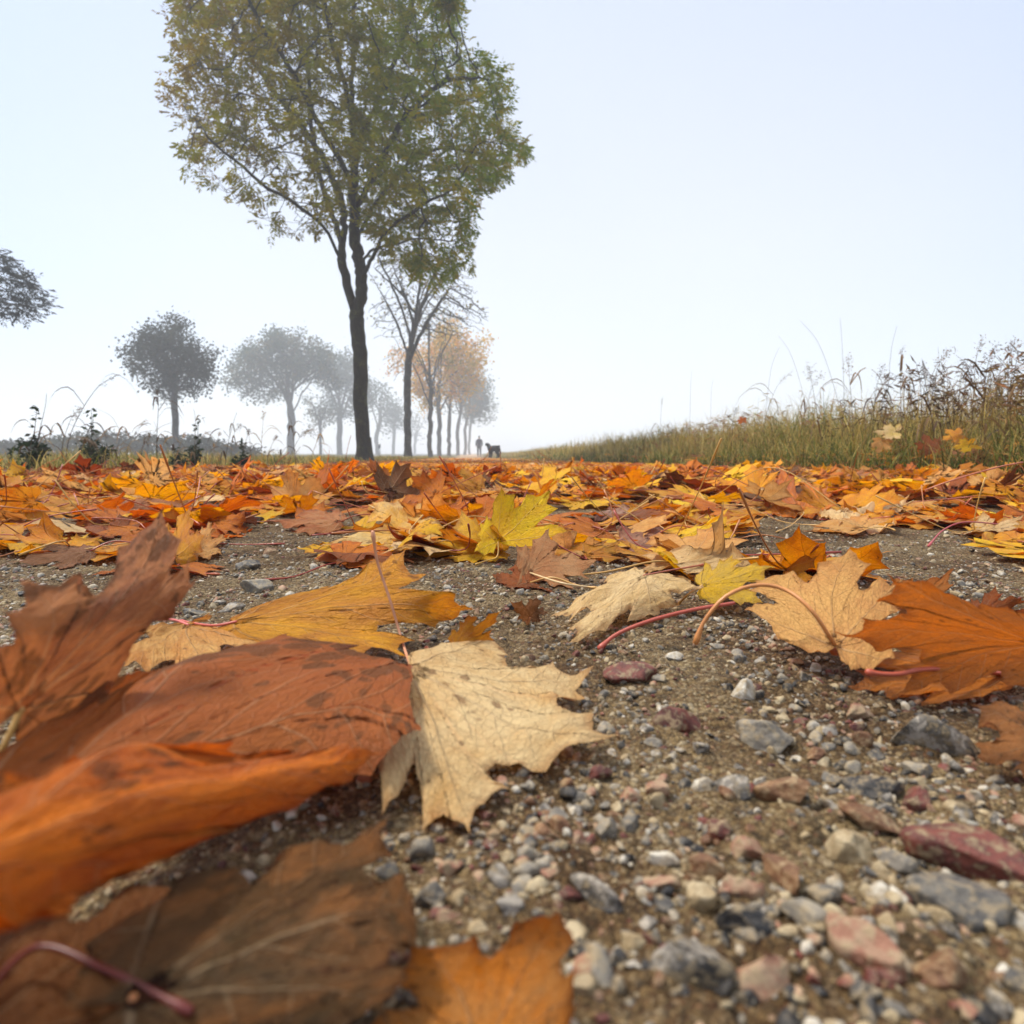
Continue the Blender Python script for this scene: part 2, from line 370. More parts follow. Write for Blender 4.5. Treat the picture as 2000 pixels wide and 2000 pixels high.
def make_stone():
    m, nt = new_mat('pebble_rock')
    a = attr(nt, 'tint'); b = attr(nt, 'tint2')
    g = N(nt, 'ShaderNodeTexCoord'); P = N(nt, 'ShaderNodeNewGeometry').outputs['Position']
    n1 = noise(nt, P, 130, 6, .7); n2 = noise(nt, P, 600, 4, .7)
    v = N(nt, 'ShaderNodeTexVoronoi', inp={'Scale': 420.0}); L(nt, P, v.inputs['Vector'])
    s_ = N(nt, 'ShaderNodeSeparateColor'); L(nt, v.outputs['Color'], s_.inputs[0])
    col = mix(nt, rng_(nt, n1, .46, .55), a.outputs['Color'], b.outputs['Color'])
    col = mix(nt, rng_(nt, s_.outputs[0], .68, .74, 0, .55), col, b.outputs['Color'])
    col = mix(nt, rng_(nt, n2, .55, .72, 0, .45), col, mix(nt, 1.0, col, (.35, .32, .3), 'MULTIPLY'))
    # sand clinging to the stones
    col = mix(nt, 1.0, col, (.76, .73, .70), 'MULTIPLY')
    col = mix(nt, mth(nt, 'MULTIPLY', rng_(nt, noise(nt, P, 260, 4, .7), .50, .62), .7), col, (.30, .22, .12))
    p = N(nt, 'ShaderNodeBsdfPrincipled', inp={'Specular IOR Level': .28}); L(nt, col, p.inputs['Base Color'])
    L(nt, rng_(nt, n1, .3, .7, .38, .72), p.inputs['Roughness'])
    L(nt, bump(nt, mth(nt, 'ADD', mth(nt, 'MULTIPLY', n1, 1.3), mth(nt, 'MULTIPLY', n2, .4)), .8, .0014), p.inputs['Normal'])
    out(nt, p.outputs[0]); return m
M_STONE = make_stone()
# ------------------------------------------------------------------ ground, road, haze
def axis(lo, d0, d1, hi, fine, grow):
    a = list(np.arange(d0, d1, fine)); s_ = fine; x = a[-1]
    while x < hi: s_ = min(s_ * grow, 15); x += s_; a.append(x)
    s_ = fine; x = d0; b = []
    while x > lo: s_ = min(s_ * grow, 15); x -= s_; b.append(x)
    return np.array(b[::-1] + a)
gx = axis(-300, -.42, .48, 300, .0026, 1.035); gy = axis(-60, .07, .95, 340, .0026, 1.022)
GX, GY = np.meshgrid(gx, gy); nx, ny = len(gx), len(gy)
V = np.stack([GX.ravel(), GY.ravel(), gz(GX.ravel(), GY.ravel())], 1)
ii = np.arange(ny - 1)[:, None] * nx; jj = np.arange(nx - 1)[None]
F = np.stack([ii + jj, ii + jj + 1, ii + nx + jj + 1, ii + nx + jj], -1).reshape(-1, 4)
tag(mesh_obj('ground', V, F, M_GROUND), kind='structure')

def strip(name, x0, x1, y0, y1, dz, mat, n=60, thick=.05):
    ys = np.linspace(0, 1, n) ** 2 * (y1 - y0) + y0
    base = np.array([-0.05 * float(sst(3.5, 11, y)) - 0.17 * float(sst(13, 45, y)) for y in ys]) + dz
    a = np.stack([W(x0, ys), ys, base], 1); b = np.stack([W(x1, ys), ys, base], 1)
    c = a - [0, 0, thick]; d = b - [0, 0, thick]
    V = np.concatenate([a, b, c, d]); i = np.arange(n - 1)
    q = lambda p, r: np.stack([p * n + i, r * n + i, r * n + i + 1, p * n + i + 1], 1)
    return mesh_obj(name, V, np.concatenate([q(0, 1), q(2, 0), q(1, 3)]), mat, smooth=False)
M_ASPH = simple('asphalt', (.085, .088, .095), .7, .4, 40); M_WHITE = simple('road_paint', (.62, .62, .6), .6, .3, 30)
tag(strip('road', -11.3, -5.6, -20, 280, .035, M_ASPH, 60, .12), kind='structure')
for x0 in (-5.9, -11.1):
    tag(strip('road_marking', x0, x0 + .12, -20, 280, .0395, M_WHITE, 60, .0035), kind='structure')

def haze_box():
    m, nt = new_mat('mist'); o = N(nt, 'ShaderNodeOutputMaterial')
    v = N(nt, 'ShaderNodeVolumePrincipled', inp={'Density': HAZE, 'Color': (.92, .95, 1, 1), 'Anisotropy': 0.15})
    L(nt, v.outputs[0], o.inputs['Volume'])
    x0, x1, y0, y1, z0, z1 = -330, 330, -80, 360, -1.6, 15.5
    Vv = np.array([(x, y, z) for z in (z0, z1) for y in (y0, y1) for x in (x0, x1)])
    Ff = np.array([(0, 2, 3, 1), (4, 5, 7, 6), (0, 1, 5, 4), (2, 6, 7, 3), (0, 4, 6, 2), (1, 3, 7, 5)])
    tag(mesh_obj('haze', Vv, Ff, m, smooth=False), 'pale morning fog filling the air over the path, fields and trees', kind='stuff')
haze_box()
# ------------------------------------------------------------------ trees
def inpoly(x, y, poly):
    inside = np.zeros(len(x), bool); n = len(poly)
    for i in range(n):
        x1, y1 = poly[i]; x2, y2 = poly[(i + 1) % n]
        c = ((y1 > y) != (y2 > y)) & (x < (x2 - x1) * (y - y1) / (y2 - y1 + 1e-12) + x1)
        inside ^= c
    return inside
def colonize(nodes, parent, att, step, di, dk, iters, rng, grav=0.0):
    """space colonisation: grows twigs from the nodes towards the attractor points"""
    nodes = [np.array(p) for p in nodes]; parent = list(parent)
    att = list(att)
    for it in range(iters):
        if len(att) < 4: break
        kd = kdtree.KDTree(len(nodes))
        for i, p in enumerate(nodes): kd.insert(p, i)
        kd.balance(); pull = {}; keep = []
        for a in att:
            co, i, d = kd.find(a)
            if d < dk: continue
            keep.append(a)
            if d < di:
                v = (a - nodes[i]) / d
                pull[i] = pull.get(i, 0) + v
        att = keep
        if not pull: 
            di *= 1.5
            if di > 40: break
            continue
        for i, v in pull.items():
            nrm = np.linalg.norm(v)
            if nrm < 1e-3: v = rng.randn(3); nrm = np.linalg.norm(v)
            v = v / nrm + rng.randn(3) * .17 + np.array([0, 0, grav]); v /= np.linalg.norm(v)
            nodes.append(nodes[i] + v * step); parent.append(i)
    return np.array(nodes), np.array(parent)
def skeleton_mesh(nodes, parent, r_tip, r_fix, expo=2.3, kmax=10):
    n = len(nodes); ch = [[] for _ in range(n)]
    for i, p in enumerate(parent):
        if p >= 0: ch[p].append(i)
    s_ = np.zeros(n)
    for i in range(n - 1, -1, -1):
        if not ch[i]: s_[i] = r_tip ** expo
        if parent[i] >= 0: s_[parent[i]] += s_[i]
    r = s_ ** (1 / expo)
    r *= 1.0
    if r_fix: 
        k = math.log(r_fix / r_tip) / math.log(max(r[0] / r_tip, 1.01)); r = r_tip * (r / r_tip) ** k
    thick, thin = Acc(), Acc()
    starts = [(0, None)]
    while starts:
        i, frm = starts.pop(); path = [] if frm is None else [frm]; rr = [] if frm is None else [min(r[frm] * .8, r[i] * 1.25)]
        path.append(i); rr.append(r[i])
        while ch[i]:
            c = sorted(ch[i], key=lambda q: -s_[q])
            for q in c[1:]: starts.append((q, i))
            i = c[0]; path.append(i); rr.append(r[i])
        P = nodes[path]
        k = 12 if rr[0] > .06 else (6 if rr[0] > .02 else 3)
        V, F = tube(P, rr, k, cap=(k > 3))
        (thick if rr[0] > r_tip * 3.2 else thin).add(V, F)
    leafn = [i for i in range(n) if r[i] < r_tip * 1.9 and parent[i] >= 0]
    return thick, thin, leafn, r
def leaf_quads(pos, size, rng, droop=.6, tint=None, aspect=.42, dirs=None):
    """pointed leaf blades of two faces each"""
    n = len(pos); d = rng.randn(n, 3) if dirs is None else dirs.copy()
    d[:, 2] = d[:, 2] * .6 - droop; d /= np.linalg.norm(d, axis=1)[:, None]
    u = np.cross(d, rng.randn(n, 3)); u /= np.linalg.norm(u, axis=1)[:, None] + 1e-9
    w_ = np.cross(d, u)
    s = size * (0.7 + .6 * rng.rand(n))[:, None]
    a = pos; b = pos + d * s * .5 + u * s * aspect * .5 + w_ * s * .06; c = pos + d * s; e = pos + d * s * .5 - u * s * aspect * .5 + w_ * s * .06
    V = np.stack([a, b, c, e], 1).reshape(-1, 3); F = np.arange(n * 4).reshape(-1, 4)
    return V, F, np.repeat(tint, 4, 0)
def pinnate(pos, dirs, L0, rng, tint, npair=3, lsize=.075):
    """ash leaves: pairs of drooping leaflets on a common stalk"""
    allp, alld, allt = [], [], []
    n = len(pos)
    d = dirs + rng.randn(n, 3) * .55; d[:, 2] -= .5; d /= np.linalg.norm(d, axis=1)[:, None]
    side = np.cross(d, np.array([0, 0, 1.0]) + rng.randn(n, 3) * .4); side /= np.linalg.norm(side, axis=1)[:, None] + 1e-9
    for k in range(npair):
        t = (k + 1) / (npair + .5)
        for sg in (-1, 1):
            allp.append(pos + d * L0 * t); alld.append(d * .75 + side * sg * .9 + np.array([0, 0, -.25])); allt.append(tint)
    allp.append(pos + d * L0); alld.append(d * 1.2); allt.append(tint)
    return leaf_quads(np.concatenate(allp), lsize, rng, .12, np.concatenate(allt), .34, np.concatenate(alld))
def interp_path(pts, step):
    P = smooth_path(pts, max(3, int(np.sum(np.linalg.norm(np.diff(np.asarray(pts), axis=0), axis=1)) / step) + 1)); return P
def build_tree(name, Y, limbs, attract, base_r, r_tip, step, di, dk, iters, leaf_fn, bark, label, seed, group=None, grav=0.0, att_n=None, crown_name='crown'):
    """limbs: list of polylines of world points; the first one starts at the base, others start on an earlier one"""
    rng = np.random.RandomState(seed)
    nodes, parent = [], []
    for k, pl in enumerate(limbs):
        P = interp_path(pl, step)
        if k == 0:
            prev = -1
        else:
            d = np.linalg.norm(np.array(nodes) - P[0], axis=1); prev = int(np.argmin(d)); P = P[1:]
        for p in P:
            nodes.append(p + (rng.randn(3) * step * .08 if len(nodes) > 2 else 0)); parent.append(prev); prev = len(nodes) - 1
    nodes, parent = colonize(nodes, parent, attract, step, di, dk, iters, rng, grav)
    thick, thin, ln, r = skeleton_mesh(nodes, parent, r_tip, base_r)
    b = nodes[0]
    # flare at the foot
    root = empty(name, b, label, 'tree', group)
    # root flare is a short cone wrapped round the base
    fl = np.array([b + [0, 0, -.25], b + [0, 0, -.02], b + [0, 0, .07], b + [0, 0, .22], b + [0, 0, .5]])
    V, F = tube(fl, np.array([1.75, 1.6, 1.32, 1.12, .985]) * base_r, 14, False)
    V = V + (rng.randn(*V.shape) * base_r * .04)
    thick.add(V, F)
    thick.build('trunk', bark, root, origin=b)
    thin.build('twigs', bark, root, origin=b)
    ln = np.array(ln); dirs = nodes[ln] - nodes[parent[ln]]; dirs /= np.linalg.norm(dirs, axis=1)[:, None] + 1e-9
    cr_ = Acc(); leaf_fn(cr_, nodes[ln], dirs, rng)
    cr_.build(crown_name, M_CROWN, root, smooth=False, origin=b)
    return root
def tcol(c, n, rng, var=.25):
    c = np.array(c, float); return c * (1 + var * (rng.rand(n, 1) * 2 - 1)) * (1 + .12 * rng.randn(n, 3))
def clumped(pos, cols, rng, scale=1.2):
    """leaf colour drifting from bough to bough"""
    f = vnoise(pos[:, 0] * scale + pos[:, 1] * .7, pos[:, 2] * scale + pos[:, 1] * .5) + .5 + rng.randn(len(pos)) * .12
    k = len(cols); t = np.clip((f - .2) / .6, 0, .999) * (k - 1); i = t.astype(int); t = (t - i)[:, None]
    C_ = np.array(cols, float)
    return (C_[i] * (1 - t) + C_[np.minimum(i + 1, k - 1)] * t) * (.8 + .4 * rng.rand(len(pos), 1))

# the big ash beside the path
YA = 12.5
rng = np.random.RandomState(11)
def pa(px, py, dy=0.0): return at_y(px, py, YA + dy)
ash_limbs = [
    [pa(688, 872), pa(683, 800), pa(680, 740), pa(682, 700), pa(677, 650), pa(673, 612), pa(671, 592)],
    [pa(671, 592), pa(660, 555), pa(650, 520), pa(645, 490), pa(644, 466, .1)],
    [pa(672, 594), pa(680, 565), pa(682, 530), pa(680, 500), pa(672, 465, -.1), pa(668, 420, -.1), pa(667, 350, -.2), pa(668, 270, 0), pa(664, 180, .1), pa(668, 60, .2), pa(660, -80, .2), pa(655, -190, .2)],
    [pa(645, 495), pa(620, 440, -.2), pa(585, 405, -.5), pa(540, 372, -.8), pa(490, 345, -1.2), pa(440, 300, -1.6), pa(390, 260, -1.8)],
    [pa(644, 470, .1), pa(650, 420, .2), pa(640, 370, .4), pa(610, 300, .8), pa(570, 240, 1.3), pa(500, 150, 1.8), pa(440, 50, 2.2), pa(410, -60, 2.3)],
    [pa(645, 480), pa(636, 430, .5), pa(618, 380, .9), pa(600, 320, 1.2), pa(588, 240, 1.4), pa(580, 130, 1.2), pa(560, 0, 1.0)],
    [pa(667, 350, -.2), pa(640, 300, -.8), pa(600, 230, -1.3), pa(560, 150, -1.6), pa(500, 60, -1.9), pa(450, -40, -2)],
    [pa(680, 500), pa(695, 480, .3), pa(715, 468, .6), pa(740, 462, .9), pa(790, 450, 1.2), pa(850, 455, 1.2)],
    [pa(680, 540), pa(695, 500, -.5), pa(712, 468, -.8), pa(735, 430, -1.1), pa(790, 395, -1.4), pa(850, 360, -1.5)],
    [pa(672, 450), pa(695, 410, .3), pa(725, 360, .6), pa(770, 310, 1.0), pa(830, 280, 1.2), pa(900, 290, 1.1), pa(960, 292, .9), pa(995, 290, .8)],
    [pa(668, 400), pa(700, 340, -.6), pa(735, 270, -1), pa(780, 200, -1.2), pa(850, 150, -1.2), pa(920, 150, -1.0)],
    [pa(667, 320), pa(690, 240, .4), pa(730, 150, .8), pa(770, 50, 1), pa(790, -60, 1)],
    [pa(668, 260), pa(655, 180, -.5), pa(630, 90, -.8), pa(610, -20, -1), pa(600, -130, -1)],
]
polyA = [(310, -60), (325, 60), (318, 150), (338, 250), (352, 310), (400, 370), (440, 395), (520, 440), (600, 440), (650, 400), (700, 445), (745, 500), (830, 540), (885, 515), (893, 420), (905, 360), (935, 345), (1000, 285),
         (960, 225), (958, 135), (915, 105), (868, 70), (866, -60), (840, -150), (760, -230), (640, -260), (480, -220), (370, -150)]
def sample_poly(poly, n, yc, depth_fn, rng, clump=None):
    xs = [p[0] for p in poly]; ys = [p[1] for p in poly]; out_ = []
    while len(out_) < n:
        x = rng.uniform(min(xs), max(xs), 600); y = rng.uniform(min(ys), max(ys), 600)
        ok = inpoly(x, y, poly)
        if clump is not None: ok &= clump(x, y) > rng.rand(600)
        for a, b in zip(x[ok], y[ok]):
            out_.append(at_y(a, b, yc + depth_fn(a, b) * (rng.rand() * 2 - 1)))
    return out_[:n]
dens = lambda x, y: np.where((x < 620) & (y > 330), .5, 1.0)
attA = sample_poly(polyA, 4200, YA, lambda a, b: 3.0 * math.sqrt(max(.06, 1 - ((a - 650) / 380) ** 2)) * (1 if b < 380 else .6), rng, dens)
def ash_leaves(acc, pos, dirs, rng):
    px, py = proj(pos[:, 0], pos[:, 1], pos[:, 2])
    # thinner at the windward lower left, full on the right
    keep = np.where((px < 560) & (py > 300), .30, np.where((px < 700) & (py > 180), .68, .95))
    keep = np.where((px > 690), 1.0, keep)
    rep = np.where((px > 690), 4, 4)
    cl = vnoise(px / 34 + 3, py / 30 + pos[:, 1] * 1.3) + .5 * vnoise(px / 15, py / 15 + pos[:, 1] * 2)
    keep = keep * np.where(px > 700, np.clip(.92 + 2.7 * (cl + .07), .05, 1), np.clip(.75 + 2.2 * (cl + .05), .04, 1))
    keep = np.where((px > 890) & (py > 200), 1.0, keep)
    idx = []
    for i in range(len(pos)):
        if rng.rand() < keep[i]: idx += [i] * (rep[i])
    idx = np.array(idx); p = pos[idx] + rng.randn(len(idx), 3) * .055
    t = np.clip((px[idx] - 480) / 350, 0, 1)[:, None]
    brown = clumped(p, [(.17, .105, .002), (.28, .21, .002), (.19, .185, .002)], rng)
    green = clumped(p, [(.30, .27, .002), (.11, .18, .002), (.21, .26, .002), (.32, .25, .002)], rng)
    col = brown * (1 - t) + green * t
    V, F, T = pinnate(p, dirs[idx], .17, rng, col, 3, .100)
    acc.add(V, F, tint=T)
build_tree('ash_tree', YA, ash_limbs, attA, .145, .0042, .16, 1.1, .17, 110, ash_leaves, M_BARK,
           'tall olive green ash with forked grey trunk, cropped by the top of the photo', 5)

def blob_tree(name, px, py, Y, ells, r, n_att, colors, label, seed, lsize=.14, per=4, keep=1.0, group=None, bark=None, trunk_top=None, step=None, limbs_n=5, lean=0, r_tip=None, kdepth=1.0, sprd=1.5):
    """a tree whose crown fills the ellipses (in photo units at distance Y) in all three dimensions"""
    rng = np.random.RandomState(seed)
    att = []
    tot = sum(a * b for _, _, a, b in ells)
    m = Y * S / FPX
    for cx, cy, rx, ry in ells:
        k = int(n_att * rx * ry / tot)
        q = rng.randn(k, 3); q /= np.linalg.norm(q, axis=1)[:, None]; o_ = rng.rand(3) * 40; q *= (.78 + .75 * vnoise(q[:, 0] * 2.4 + o_[0] + q[:, 1], q[:, 2] * 2.4 + o_[1] + q[:, 1] * 1.5) + .25 * vnoise(q[:, 0] * 6 + o_[2], q[:, 2] * 6 + q[:, 1] * 5))[:, None] * rng.rand(k, 1) ** .45 * 1.12
        for a, b, c in q: att.append(at_y(cx + a * rx, cy + b * ry, Y) + np.array([0, c * (rx * .9) * m * kdepth, 0]))
    bx = at_y(px, py, Y); bx[2] = gz(bx[0], bx[1]) - .03
    top = min(c[1] - c[3] for c in ells); bot = max(c[1] + c[3] * .75 for c in ells)
    cxm = sum(c[0] * c[2] * c[3] for c in ells) / tot
    if trunk_top is None: trunk_top = bot
    P = lambda x, y, dy=0: at_y(x, y, Y) + np.array([0, dy, 0])
    ytop = top + (bot - top) * .25
    trunk = [bx, P(px + lean * .4 + rng.randn(), (py * .55 + trunk_top * .45)), P(px + lean, trunk_top), P((px + lean) * .5 + cxm * .5, (trunk_top + ytop) / 2), P(cxm, ytop)]
    limbs = [trunk]
    w_ = max(c[0] + c[2] for c in ells) - min(c[0] - c[2] for c in ells)
    for k in range(limbs_n):
        an = k * 2.4 + rng.rand(); hh = trunk_top - (trunk_top - ytop) * (.02 + .5 * k / limbs_n)
        f = (trunk_top - hh) / (trunk_top - ytop + 1e-6)
        sx = (px + lean) * (1 - f) + cxm * f
        dx = math.cos(an) * w_ * .32; dy = math.sin(an) * w_ * .32 * m
        up = (hh - top) * (.45 + .25 * rng.rand())
        limbs.append([P(sx, hh), P(sx + dx * .35, hh - up * .45, dy * .35), P(sx + dx * .75, hh - up * .8, dy * .75), P(sx + dx, hh - up, dy)])
    step = step or .011 * Y
    def lf(acc, pos, dirs, rng):
        sc_ = 3.2 / (Y * .09); k = (rng.rand(len(pos)) < keep) & ((vnoise(pos[:, 0] * sc_, pos[:, 2] * sc_ + pos[:, 1] * sc_) > -.22) | (keep < .6))
        if k.sum() == 0: k[:3] = True
        idx = np.repeat(np.where(k)[0], per); p = pos[idx] + rng.randn(len(idx), 3) * lsize * sprd * (.75 if per < 4 else 1)
        V, F, T = leaf_quads(p, lsize, rng, .3, clumped(p, colors, rng, .9), .7)
        acc.add(V, F, tint=T)
    return build_tree(name, Y, limbs, att, r, r_tip or .00042 * Y, step, 1e3, step * 1.15, 60, lf, bark or M_BARK2, label, seed, group)
GR = 'trees lining the path and the road'
DG = [(.035, .065, .05), (.065, .09, .045), (.03, .06, .055)]
OR = [(.62, .24, .002), (.60, .36, .004), (.76, .38, .003), (.52, .36, .006)]
YL = [(.34, .25, .06), (.26, .22, .06)]
# row beside the path
blob_tree('bare_tree', 770, 864, 24, [(812, 545, 112, 85), (770, 500, 70, 70), (820, 620, 70, 25), (745, 590, 60, 50), (880, 590, 50, 45)], 0.142, 2300, [(.13, .13, .03), (.20, .14, .03)],
          'almost leafless slim tree with spreading bare twigs, just behind the big ash', 21, 0.131, 2, .10, GR, trunk_top=690, limbs_n=10, r_tip=.0088, step=.16, lean=0)
blob_tree('young_tree', 812, 862, 37, [(800, 650, 72, 62), (830, 600, 45, 40)], 0.139, 620, [(.25, .21, .07), (.20, .19, .08)],
          'thin yellowish tree on a straight narrow stem behind the bare tree', 22, 0.127, 10, .6, GR, trunk_top=790, limbs_n=8, r_tip=.010)
blob_tree('maple_tree', 829, 862, 58, [(855, 680, 62, 66), (775, 690, 55, 42), (800, 730, 60, 40), (850, 730, 50, 35)], 0.203, 900, OR,
          'orange leaved maple with a leaning trunk in the middle of the row', 23, 0.250, 44, .97, GR, trunk_top=780, limbs_n=8)
blob_tree('forked_tree', 847, 862, 64, [(872, 650, 32, 50), (850, 740, 40, 40)], 0.192, 480, [(.22, .15, .06), (.16, .14, .08)],
          'sparse brownish tree with thin upright twigs, right of the orange maple', 24, 0.192, 6, .4, GR, trunk_top=790, limbs_n=7, r_tip=.014)
blob_tree('maple_tree', 864, 862, 84, [(890, 715, 40, 45), (870, 750, 40, 36)], 0.238, 500, [(.36, .20, .08), (.22, .18, .08)],
          'dull orange maple further down the path, fading into fog', 25, 0.280, 42, 1, GR, trunk_top=800)
blob_tree('far_tree', 877, 861, 100, [(902, 745, 32, 48), (885, 770, 40, 30)], 0.236, 450, DG,
          'grey green rounded tree behind the orange maples above the walker', 26, 0.400, 40, 1, GR, trunk_top=810)
blob_tree('far_tree', 886, 861, 120, [(898, 765, 36, 38)], 0.232, 350, DG,
          'farthest pale tree of the row, nearest the path end', 27, 0.382, 34, 1, GR, trunk_top=815)
# row across the road
blob_tree('round_tree', 333, 852, 33, [(315, 690, 88, 58), (325, 640, 52, 42), (372, 690, 40, 50), (280, 665, 45, 30)], 0.165, 1300, [(.022, .030, .022), (.036, .042, .028)],
          'small dark round crowned tree standing alone across the road', 31, 0.157, 51, .97, GR, trunk_top=752, lean=-3, limbs_n=9)
blob_tree('broad_tree', 549, 856, 70, [(530, 690, 92, 62), (585, 690, 50, 50), (480, 720, 40, 40)], 0.423, 1100, DG + [(.12, .11, .05)],
          'broad grey green tree with a trunk splitting low, left of the misty clump', 32, 0.305, 62, .98, GR, trunk_top=790, lean=0, limbs_n=9)
blob_tree('slim_tree', 605, 857, 80, [(600, 775, 32, 48)], 0.185, 260, [(.15, .12, .07), (.11, .10, .06)],
          'small brownish slim tree under the crown of the broad one', 33, 0.254, 18, .85, GR, trunk_top=820)
blob_tree('broad_tree', 641, 858, 95, [(635, 715, 62, 60), (670, 740, 40, 50), (625, 770, 50, 30)], 0.426, 800, DG,
          'misty bluish broad tree left of the ash trunk', 34, 0.410, 59, .98, GR, trunk_top=800)
blob_tree('broad_tree', 712, 858, 120, [(712, 750, 32, 45), (735, 780, 30, 34)], 0.400, 400, DG,
          'faint misty tree directly right of the ash trunk', 35, 0.480, 36, 1, GR, trunk_top=815)
blob_tree('broad_tree', 742, 859, 142, [(748, 782, 34, 36)], 0.359, 300, DG,
          'very pale tree left of the bare tree trunk', 36, 0.448, 34, 1, GR, trunk_top=825)
blob_tree('broad_tree', 782, 859, 175, [(785, 798, 26, 28)], 0.364, 220, DG,
          'barely visible ghostly tree seen between the nearer trunks', 37, 0.560, 28, 1, GR, trunk_top=835)
# the tree that reaches in from the left
def left_tree():
    Y = 14.0; rng = np.random.RandomState(41); P = lambda x, y, dy=0: at_y(x, y, Y + dy)
    limbs = [[at_h(-170, 870, 0) * 0 + np.array([P(-170, 870)[0], Y, -.05]), P(-168, 700), P(-165, 560), P(-160, 430), P(-150, 300)],
             [P(-166, 640), P(-110, 590), P(-40, 565), P(20, 575), P(60, 580)], [P(-165, 590), P(-90, 540), P(-20, 510), P(30, 520), P(72, 540)],
             [P(-163, 520), P(-110, 480), P(-50, 465), P(0, 478)], [P(-163, 500), P(-230, 430), P(-300, 380)], [P(-165, 600), P(-240, 560, 1), P(-300, 520, 2)], [P(-165, 600), P(-140, 540, -1), P(-120, 480, -2.2)]]
    poly = [(-330, 350), (-250, 280), (-140, 350), (-50, 450), (0, 480), (30, 492), (50, 525), (92, 553), (96, 580), (60, 600), (-20, 610), (-120, 640), (-260, 630), (-340, 500)]
    att = sample_poly(poly, 900, Y, lambda a, b: 2.0, rng)
    def lf(acc, pos, dirs, rng):
        idx = np.repeat(np.arange(len(pos)), 3); p = pos[idx] + rng.randn(len(idx), 3) * .06
        V, F, T = pinnate(p, dirs[idx] + np.array([.5, 0, .2]), .2, rng, clumped(p, [(.022, .026, .03), (.035, .04, .035)], rng), 3, .10)
        acc.add(V, F, tint=T)
    build_tree('walnut_tree', Y, limbs, att, .16, .006, .2, 1e3, .24, 60, lf, M_BARK2, 'dark leafy bough reaching in from the left edge of the photo', 42)
left_tree()
# ------------------------------------------------------------------ hedge far left
def hedge():
    rng = np.random.RandomState(51); acc = Acc(); n = 16000
    x = rng.uniform(-52, -15, n); y = 36 + (x + 15) * -.10 + rng.randn(n) * .8
    top = 1.25 + .75 * vnoise(x * .45, x * 0 + 2) + .5 * vnoise(x * 1.6, x * 0 + 7) - .9 * sst(-22, -15, x)
    z = gz(x, y) + rng.rand(n) ** .7 * top
    p = np.stack([x, y, z], 1)
    V, F, T = leaf_quads(p, .24, rng, .1, clumped(p, [(.03, .036, .022), (.055, .05, .028), (.04, .05, .025)], rng, .6), .6)
    acc.add(V, F, tint=T); b = np.array([-32, 37.5, 0.])
    root = empty('hedge', b, 'low dark hedge along the field beyond the road, far left', 'hedge')
    acc.build('foliage', M_CROWN, root, smooth=False, origin=b)
    st = Acc()
    for i in range(160):
        x0 = -51 + i * .225; y0 = 36 + (x0 + 15) * -.10 + rng.randn() * .4; z0 = float(gz(x0, y0))
        V, F = tube(smooth_path([(x0, y0, z0 - .1), (x0 + rng.randn() * .1, y0, z0 + .5), (x0 + rng.randn() * .25, y0 + rng.randn() * .2, z0 + 1.0)], 4), [.03, .022, .015, .008], 4)
        st.add(V, F)
    st.build('stems', M_BARK2, root, origin=b)
hedge()
# ------------------------------------------------------------------ grass
def blades(n, xy, hgt, rng, cols, width=.003, bend=.5, seg=5, colfn=None):
    x, y = xy; z = gz(x, y) - .01; b = np.stack([x, y, z], 1)
    an = rng.rand(n) * 2 * math.pi; lean = bend * (.25 + rng.rand(n) ** 1.5)
    d = np.stack([np.cos(an), np.sin(an), 0 * an], 1); s = np.stack([-np.sin(an), np.cos(an), 0 * an], 1)
    t = np.linspace(0, 1, seg + 1)
    Vs = []
    for i, q in enumerate(t):
        c = b + d * (hgt * lean * q ** 2.0)[:, None] + np.array([0, 0, 1]) * (hgt * (q - .38 * np.minimum(lean, 1.4) * q ** 2.6))[:, None]
        wq = width * (1 - q ** 1.6) + width * .06
        wq = (wq if np.ndim(wq) else np.full(n, wq))[:, None]
        Vs += [c - s * wq, c + s * wq]
    V = np.stack(Vs, 1).reshape(-1, 3); k = 2 * (seg + 1)
    base = (np.arange(n) * k)[:, None]; F = np.concatenate([base + np.array([2 * i, 2 * i + 1, 2 * i + 3, 2 * i + 2]) for i in range(seg)])
    C_ = np.array(cols)[rng.randint(0, len(cols), n)] * (.7 + .6 * rng.rand(n, 1))
    T_ = np.repeat(C_, k, 0); q_ = np.tile(np.repeat(t, 2), n)[:, None]; g_ = np.repeat(rng.rand(n, 1), k, 0)
    T_ = T_ * (1 - .75 * q_ ** 2 * g_) + np.array([.50, .37, .11]) * .75 * q_ ** 2 * g_
    return V, F, T_
GREEN = [(.06, .11, .010), (.10, .15, .015), (.16, .18, .018), (.035, .065, .008)]
STRAW = [(.52, .38, .10), (.44, .29, .07), (.28, .15, .03), (.60, .47, .17)]
MIXG = GREEN + STRAW
